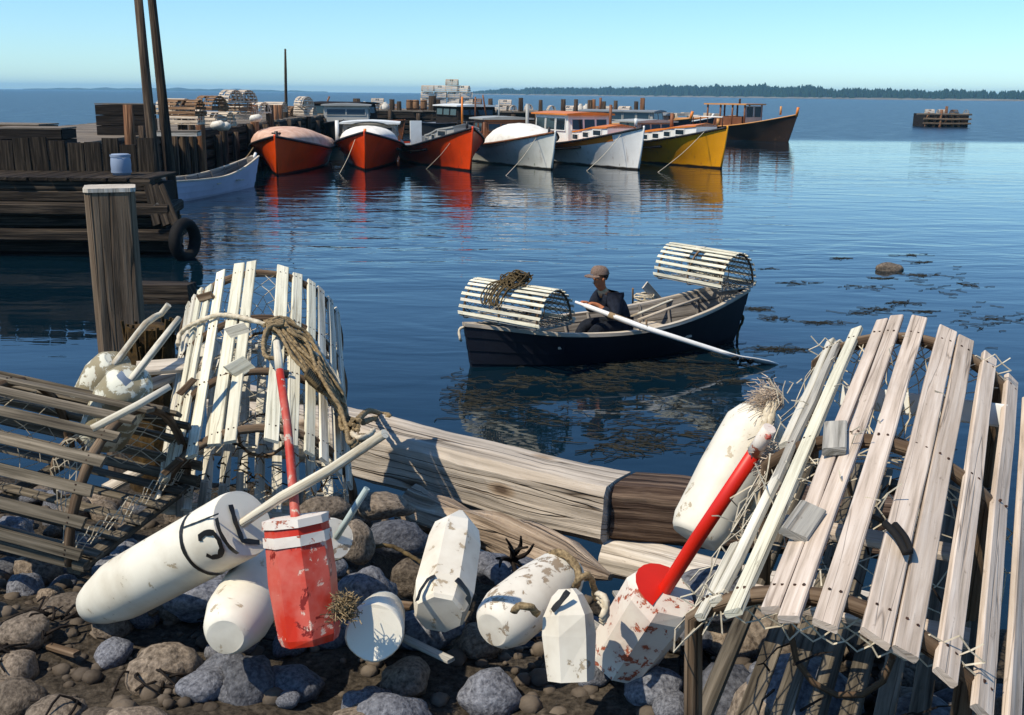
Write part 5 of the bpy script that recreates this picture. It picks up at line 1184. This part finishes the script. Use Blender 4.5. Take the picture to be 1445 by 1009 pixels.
# 4 rounded white with rope at its end
bo, to = at(694, 890, 2.16), at(806, 800, 2.42)
rt, mt, L = buoy('lobster_buoy', 'rounded white buoy with flaking paint and a rope loop at its upper end', bo, to, [(0, .04), (.06, .062), (.2, .074), (.6, .076), (.85, .066), (.95, .05), (1, .03)], 'white_chip', 24, True)
m = MB()
for k in range(2): m.rope([at(768, 790 + 3 * k, 2.40), at(783, 779 + 2 * k, 2.37), at(800, 784 + 2 * k, 2.34), at(813, 798 + 3 * k, 2.31), at(817, 816, 2.28), at(810, 830, 2.26)], .0085)
part('rope_loop', m, 'rope', rt, True); m = MB()
m.rope([at(811, 828, 2.26), at(817, 818, 2.22), at(828, 811, 2.22), at(836, 821, 2.24), at(841, 845, 2.26)], .0075)
part('rope_loop', m, 'rope', rt, True); m = MB()
m.rope([at(725, 862, 2.02), at(735, 855, 2.0), at(748, 856, 2.0), at(758, 866, 2.02)], .008); part('rope_loop', m, 'rope', rt, True)
# 5 small faceted
bo, to = at(806, 960, 1.98), at(800, 832, 2.06)
rt, mt, L = buoy('lobster_buoy', 'small white faceted buoy with black stripe standing before the rounded white one', bo, to, [(0, .05), (.5, .058), (.72, .056), (.93, .036), (1, .02)], 'white_buoy', 6, False, spin=.5)
m = MB(); o_ = []
for q in ((802, 834), (792, 848), (780, 862)): a, z = cyl_hit(mt, .055, *q); o_.append((a * .055, z))
stroke(m, o_, .012, lambda arc, z: V((cos(arc / .055) * .057, sin(arc / .055) * .057, z))); part('black_stripe', m, 'black', rt)
m = MB()
for k in range(3): m.rope([at(843 + 2 * k, 838 + 6 * k, 2.08), at(852, 842 + 6 * k, 2.05), at(856, 856 + 6 * k, 2.04), at(848, 872 + 4 * k, 2.03)], .007)
single('rope_coil', m, 'rope_pale', 'small pale rope coil right of the faceted buoy', 'rope')
# 6 big end left of the red buoy, 7 disc end with grey stick, 8 end below the stones
buoy('lobster_buoy', 'blunt white buoy in shade, left of the red buoy and under the lettered one', at(318, 900, 2.05), at(385, 792, 2.42), [(0, .04), (.08, .062), (.25, .074), (.9, .074), (1, .07)], 'white_clean', 24, True)
bo, to = at(408, 782, 2.50), at(474, 759, 2.36)
rt, mt, L = buoy('lobster_buoy', 'round white buoy end showing behind the red buoy, with a short grey stick', bo, to, [(0, .045), (.2, .052), (.95, .052), (1, .048)], 'white_chip', 24, True)
m = MB(); e = at(518, 689, 2.36); m.tube([to, to.lerp(e, .5), e], [.008, .0085, .008], 8, jit=.05); part('stick', m, 'grey_stick', rt, True)
buoy('lobster_buoy', 'white buoy end with its flat face shaded, between the red and pointed buoys', at(540, 868, 2.45), at(528, 893, 2.08), [(0, .05), (.1, .062), (.95, .066), (1.0, .062)], 'white_clean', 24, True)
# 9 weathered pair at the left edge
bo, to = at(140, 622, 3.15), at(190, 530, 3.05)
rt, mt, L = buoy('lobster_buoy', 'peeling white buoy with mossy streaks at the left edge, the larger of two', bo, to, [(0, .05), (.1, .078), (.6, .084), (.86, .076), (.95, .062), (1, .04)], 'green_white', 22, True, jit=.006)
m = MB(); e = at(253, 449, 3.25); m.tube([to - (e - to) * .1, to, to.lerp(e, .5), e], [.012, .012, .0115, .010], 8, jit=.06); part('stick', m, 'stick', rt, True)
a_, z_ = cyl_hit(mt, .076, 176, 532); m = MB(); stroke(m, [(a_ * .076 - .02, z_), (a_ * .076 + .02, z_ - .01)], .03, lambda arc, z: V((cos(arc / .076) * .0795, sin(arc / .076) * .0795, z))); part('grey_patch', m, 'blue_grey', rt)
bo, to = at(120, 585, 3.5), at(166, 508, 3.42)
rt, mt, L = buoy('lobster_buoy', 'greenish white buoy at the very left edge, the smaller of two behind', bo, to, [(0, .05), (.1, .076), (.7, .08), (.9, .068), (1, .045)], 'green_white', 22, True, jit=.006)
m = MB(); e = at(238, 430, 3.7); mid = to.lerp(e, .55) + V((.0, 0, .02)); m.tube(smooth_path([to - (e - to) * .1, to, mid, e - V((.03, 0, .035)), e], .05), .0115, 8, jit=.06); part('stick', m, 'stick', rt, True)
m = MB(); m.tube([at(130, 605, 2.75), at(196, 571, 2.8), at(240, 545, 2.85)], [.011, .0115, .010], 8, jit=.06); single('buoy_stick', m, 'stick', 'pale stick lying across the weathered buoys at the left edge', 'stick')
# 10 tall white leaning buoy
bo, to = at(980, 760, 2.38), at(1079, 580, 2.55)
rt, mt, L = buoy('lobster_buoy', 'long white buoy leaning on the right trap with a frayed rope at its head', bo, to, [(0, .058), (.03, .066), (.1, .075), (.5, .081), (.86, .078), (.95, .062), (1, .035)], 'white_clean', 28, True, jit=.003)
m = MB(); e = at(945, 828, 2.28); m.tube([bo + (to - bo) * .05, bo, e, e + (e - bo) * .6], .0125, 9, jit=.04); part('stick', m, 'stick', rt, True)
m = MB()
for k in range(2): m.rope([at(1088 + 8 * k, 562, 2.50), at(1083 + 7 * k, 580, 2.46), at(1079 + 6 * k, 600, 2.43), at(1072 + 6 * k, 622, 2.41), at(1062 + 6 * k, 634, 2.42)], .0095)
m.rope([at(1060, 632, 2.41), at(1068, 626, 2.38), at(1076, 632, 2.38), at(1068, 640, 2.40), at(1058, 638, 2.42)], .008); part('head_rope', m, 'rope_pale', rt, True)
def tuft(name, label, c, dirs, n, ln, r, mat, spread=.6):
    m = MB()
    for k in range(n):
        d = (V(dirs) + V((ru(-1, 1), ru(-1, 1), ru(-1, 1))) * spread).normalized(); p = c + V((ru(-.015, .015), ru(-.015, .015), ru(-.015, .015))); l = ln * ru(.4, 1.15); q2 = V((ru(-1, 1), ru(-1, 1), ru(-1, 1))) * .012
        m.tube(smooth_path([p, p + d * l * .4 + q2, p + d * l * .75 - q2 * .5 + V((0, 0, -.006)), p + d * l + V((ru(-.01, .01), ru(-.01, .01), -.2 * l))], .02), r, 3, False, False)
    return single(name, m, mat, label, 'rope')
tuft('frayed_rope', 'feathery frayed rope end above the long white buoy', at(1098, 566, 2.5), (-.8, 0, .35), 300, .075, .0008, 'feather', .6)
tuft('frayed_rope', 'woolly tangle of frayed rope hanging at the red stick tip', at(1096, 648, 2.0), (0, -.4, -.3), 420, .05, .0010, 'feather', 1.0)
tuft('frayed_rope', 'dry frayed rope strands beside the foot of the long white buoy', at(1040, 735, 2.4), (-.5, 0, .2), 170, .06, .0009, 'feather', .8)
tuft('frayed_rope', 'ginger frayed rope at the foot of the red and white banded buoy', at(486, 858, 2.0), (0, -.3, .5), 220, .035, .0011, 'rope', 1.0)
m = MB()
for k in range(7): 
    x, y = 1040 + ru(0, 25), 650 + ru(0, 60); m.rope([at(1092 - k, 660 + 4 * k, 2.40), at(1070 - 2 * k, 690 + 6 * k, 2.42), at(1052 - k, 720 + 4 * k, 2.42), at(1035 + 3 * k, 742, 2.42), at(1025 + 6 * k, 760, 2.4)], .0065)
single('rope', m, 'rope_pale', 'pale rope strands running down between the long white buoy and the right trap', 'rope')
# 11 red and white octagonal with the red stick
to = at(938, 832, 2.14); e0 = at(1064, 640, 2.00); bo = to - (e0 - to).normalized() * .26
rt, mt, L = buoy('lobster_buoy', 'short red and white eight-sided buoy with a long bright red stick leaning to the right', bo, to, [(0, .062), (.05, .082), (.9, .086), (1, .076)], 'white_rust', 8, False, spin=.1)
rr = .0885
def patch(a0, a1, z0, z1, mat, nm='painted_patch'):
    m = MB(); n = 8; k0 = int(a0 * 8 / 360); 
    vs = [V((cos(2 * pi * k / n + pi / n) * .0885, sin(2 * pi * k / n + pi / n) * .0885, 0)) for k in range(n)]
    rows = []
    for z in (z0, (z0 + z1) / 2, z1): rows.append([vs[k % n] + V((0, 0, z * L)) for k in range(k0, k0 + int((a1 - a0) * 8 / 360) + 1)])
    m.grid(rows, smooth=False); m.jitter(.003, 14); return part(nm, m, mat, rt)
a0 = min((( V(proj(mt @ V((cos(a) * .077, sin(a) * .077, L)))) - V((897, 800))).length, a) for a in [2 * pi * k / 72 for k in range(72)])[1]
m = MB(); half = [V((cos(a0 + a) * .0735, sin(a0 + a) * .0735, L + .004)) for a in [-pi / 2 + pi * k / 10 for k in range(11)]]
m.poly(half); part('painted_top', m, 'red_clean', rt)
e1 = at(1086, 604, 1.97); d = (e0 - to)
m = MB(); m.tube([to - d * .06, to, to.lerp(e0, .4) + V((0, 0, .003)), e0], [.0165, .0165, .0158, .0145], 12, jit=.03); part('stick', m, 'red_clean', rt, True)
m = MB(); m.tube([e0, e0.lerp(e1, .5), e1], [.0146, .0145, .0135], 12, jit=.03); part('stick_tip', m, 'white_rust', rt, True)
m = MB(); m.tube([e0.lerp(e1, .78) + V((-.005, -.02, .0)), e0.lerp(e1, .78) + V((.004, -.017, .0))], .006, 6); part('stick_hole', m, 'red_stick', rt, True)

# ---- stones
def rock_mesh(seed, sub=3, flat=.7):
    bm = bmesh.new(); bmesh.ops.create_icosphere(bm, subdivisions=sub, radius=1); 
    for v in bm.verts:
        n = v.co.copy(); k = 1 + .30 * mnoise.noise(n * 1.1 + V((seed * 7, 0, 0))) + .10 * mnoise.noise(n * 3 + V((0, seed * 5, 0))) + .03 * mnoise.noise(n * 9)
        v.co = V((n.x * k, n.y * k * .85, n.z * k * flat))
    me = bpy.data.meshes.new('stone'); bm.to_mesh(me); bm.free(); me.uv_layers.new(name='UVMap')
    for p in me.polygons: p.use_smooth = True
    return me
RK = {}
for mt_ in ('stone', 'stone_brown'):
    for k in range(4): me = rock_mesh(k + (0 if mt_ == 'stone' else 9), 3, (.65, .8, .55, .7)[k]); me.materials.append(M[mt_]); RK[mt_, k] = me
def stone(p, r, mat, k, label, group='stones on the shore', rz=None, sc=(1, 1, 1)):
    o = bpy.data.objects.new('stone', RK[mat, k]); COL.objects.link(o); o.location = p; o.rotation_euler = (ru(-.2, .2), ru(-.2, .2), ru(0, 6) if rz is None else rz); o.scale = (r * sc[0], r * sc[1], r * sc[2]); return tag(o, label, 'stone', group)
for px, py, Y, r, mt_, k, sc, lab in ((562, 760, 2.95, .085, 'stone', 0, (1.15, 1, 1), 'rounded dark blue-grey stone under the left end of the driftwood'), (517, 834, 2.55, .082, 'stone', 1, (1, 1, .95), 'blue-grey stone right of the red buoy'),
                                   (502, 765, 2.75, .065, 'stone_brown', 3, (.8, 1, 1.4), 'upright brown stone behind the round buoy end'), (732, 812, 2.75, .085, 'stone', 2, (1.1, 1, 1.1), 'dark stone right of the pointed white buoy'), (690, 800, 2.9, .07, 'stone', 3, (1, 1, 1), 'small dark stone behind the pointed white buoy'),
                                   (540, 715, 3.3, .09, 'stone_brown', 0, (1.2, 1, .7), 'brown stone in the shadow of the left trap'), (585, 815, 2.75, .07, 'stone_brown', 1, (1, 1, 1), 'brown stone left of the pointed white buoy'), (455, 720, 3.0, .08, 'stone_brown', 2, (1, 1, 1), 'brown stone under the near end of the left trap'),
                                   (1010, 835, 2.4, .1, 'stone', 1, (1.2, 1, .8), 'grey stone right of the short red and white buoy'), (280, 845, 2.6, .10, 'stone', 3, (1, 1, .8), 'grey stone under the lettered buoy')):
    stone(at(px, py, Y), r, mt_, k, lab, None, 0.4, sc)
random.seed(77); NST = 0
for i in range(2200):
    y = 1.15 + 3.0 * rnd() ** 1.3; x = ru(-2.2, 1.9)
    z = shore_z(x, y)
    if z < 1.0: continue
    r = ru(.03, .09) * (1 if y > 1.4 else .8)
    if math.hypot(x, y) < .8: continue
    px, py = proj(V((x, y, z)))
    if not (-80 < px < 1530 and 560 < py < 1110): continue
    if (545 < px < 1060 and py < 872) or (840 < px < 1110 and py < 905): continue
    stone(V((x, y, z + r * .3)), r, 'stone' if rnd() < .5 else 'stone_brown', i % 4, 'rounded beach stone among many on the shore under the buoys and traps'); NST += 1
    if NST >= 270: break
# bank of stones carrying the right trap
for i in range(16):
    x, y = .62 + ru(-.25, .45), 1.5 + ru(-.2, 1.0); stone(V((x, y, shore_z(x, y) + ru(.02, .12))), ru(.09, .15), 'stone_brown' if i % 2 else 'stone', i % 4, 'larger stone in the heap that the right trap rests on', 'stones under the right trap')
m = MB(); random.seed(15)
for i in range(4200):
    x, y = ru(-2.2, 2.0), 1.05 + 3.1 * rnd() ** 1.3; z = shore_z(x, y)
    if z < 1.0: continue
    r = .007 + .024 * rnd() ** 2; rows = []; a0 = ru(0, 6)
    for zz, rr in ((-.5, .7), (.1, 1), (.6, .75), (.8, .2)): rows.append([V((x + cos(a0 + k * 1.0472) * r * rr * ru(.8, 1.3), y + sin(a0 + k * 1.0472) * r * rr, z + zz * r)) for k in range(6)])
    m.grid(rows, True, True, False, True)
part('pebbles', m, 'stone_brown', kind='stuff')
for i in range(26):
    x, y = ru(-1.5, 1.0), ru(1.5, 3.4); a = ru(0, 3.14); l = ru(.08, .3); z = shore_z(x, y) + ru(.02, .09); d = V((cos(a) * l, sin(a) * l, ru(-.03, .03))); p = V((x, y, z))
    if 590 < proj(p)[0] < 860 and proj(p)[1] < 800: continue
    m = MB(); m.plank(p - d / 2, p + d / 2, ru(.018, .035), ru(.008, .014), (ru(-.3, .3), ru(-.3, .3), 1), seg=2, wob=.002); single('broken_lath', m, random.choice(['slat_dark', 'slat_grey', 'bow']), 'splintered piece of trap lath lying loose among the stones', 'lath', 'broken laths among the stones')
for i in range(10):
    x, y = ru(-1.3, .7), ru(1.7, 3.0); c = V((x, y, shore_z(x, y) + .03)); m = MB()
    for k in range(14):
        p = c + V((ru(-.05, .05), ru(-.05, .05), ru(-.01, .02))); a = ru(0, 6.28); m.tube(smooth_path([p, p + V((cos(a) * .04, sin(a) * .04, ru(0, .03))), p + V((cos(a + .6) * .09, sin(a + .6) * .09, -.01))], .02), .0045, 4, r1=.002)
    single('weed_clump', m, 'weed_dead', 'dry black seaweed clump lying among the stones', 'seaweed', 'dry seaweed on the shore')
# rock awash, stump, dead weed, boards
p = on(1257, 382, 0); o = stone(p + V((0, .1, .02)), .24, 'stone_brown', 1, 'brown rock just breaking the calm water at the right', None, .3, (1.2, .8, .62)); o.name = 'rock'; o['category'] = 'rock'
m = MB(); p = at(214, 520, 4.6); rows = []
for z, r in ((-1.9, .2), (-.4, .13), (0, .11), (.12, .10), (.2, .09)): rows.append([p + V((cos(a) * r, sin(a) * r, z + (ru(-.05, .07) if z > .2 else 0))) for a in [2 * pi * k / 14 for k in range(14)]])
m.grid(rows, True, False, cap1=True); m.jitter(.015, 9)
for k in range(40):
    a = ru(0, 6.28); q = p + V((cos(a) * .10, sin(a) * .10, ru(-.1, .15))); m.tube([q, q + V((ru(-.02, .02), ru(-.02, .02), ru(.05, .14)))], .008, 4, False)
single('rotten_stump', m, 'moss', 'rotten fibrous stump between the thick post and the left trap', 'stump')
m = MB(); c = at(722, 790, 2.72)
for k, (x, y) in enumerate(((735, 757), (718, 772), (753, 768), (745, 772), (700, 788), (705, 800), (742, 806), (728, 812), (714, 760))):
    e = at(x, y, 2.66 + ru(-.03, .03)); m.tube(smooth_path([c, c.lerp(e, .5) + V((ru(-.012, .012), 0, ru(-.01, .015))), e], .01), .009, 5, r1=.003, jit=.15)
single('dead_root', m, 'weed_dead', 'black dried root sticking up before the driftwood log', 'root')
for k, (a, b, w, lab) in enumerate((((196, 520), (300, 512), .07, 'short pale board behind the weathered buoys, upper'), ((205, 545), (262, 525), .05, 'short pale board behind the weathered buoys, lower'), ((150, 690), (205, 660), .05, 'pale broken lath lying at the left edge under the buoy stick'))):
    m = MB(); m.plank(at(*a, 3.55), at(*b, 3.7), w, .02, (0, -.5, 1)); single('broken_board', m, 'beam_light', lab, 'board')
rope_thing('rope', [at(470, 790, 2.75), at(510, 776, 2.78), at(548, 770, 2.8), at(580, 785, 2.75), at(604, 800, 2.7)], .006, 'rope_dark', 'thin dark rope trailing between the stones beside the red buoy', None)

# ---- floating seaweed
M['weed'] = plain('floating_seaweed', '0a0d06', '231f0e', 3, .7, .4, .01, .3, detail=3)
m = MB(); random.seed(9)
def weed(px, py, n, sx, sy, ln=.30, w=.0042):
    for k in range(int(n * 1.5)):
        q = on(px + random.gauss(0, sx), py + random.gauss(0, sy), 0)
        a = ru(-.5, .5) + (pi if rnd() < .5 else 0); rows = []; p = q.copy(); l = ln * ru(.4, 1.3); ww = w * ru(.5, 1.4)
        for i in range(5):
            d = V((cos(a), sin(a), 0)); nn = V((-d.y, d.x, 0)); zz = .006 + .008 * abs(sin(i * 1.3 + k)); hw = ww * (1 - abs(i - 2) / 3.2)
            rows.append([p - nn * hw + V((0, 0, zz * .4)), p + V((0, 0, zz)), p + nn * hw + V((0, 0, zz * .4))]); p = p + d * l / 4; a += ru(-1.1, 1.1)
        m.grid(rows)
for px, py, n, sx, sy in ((735, 540, 40, 40, 12), (690, 572, 26, 20, 12), (760, 585, 22, 22, 12), (910, 516, 90, 45, 7), (985, 492, 50, 30, 5), (850, 535, 40, 30, 8), (1000, 530, 60, 40, 12), (850, 548, 14, 4, 3), (1070, 436, 14, 6, 1.5), (1095, 450, 10, 4, 1.5), (1100, 493, 26, 12, 1.5), (1190, 365, 8, 6, .8),
                          (1285, 360, 8, 6, .8), (1303, 370, 10, 6, .8), (1298, 389, 10, 8, 1), (1243, 393, 8, 5, .8), (1275, 428, 12, 10, 1.5), (1235, 438, 12, 9, 1.5), (1305, 440, 8, 8, 1), (1210, 442, 6, 5, 1), (1130, 400, 8, 10, 1.2), (1080, 380, 4, 6, .6), (1150, 455, 14, 18, 2), (1220, 405, 10, 15, 1.5),
                          (900, 580, 50, 60, 22), (930, 620, 40, 40, 14), (870, 625, 30, 30, 10), (1340, 400, 25, 30, 10), (1380, 450, 25, 35, 12), (660, 560, 30, 8, 14)):
    weed(px, py, n, sx, sy)
part('seaweed', m, 'weed', kind='stuff')
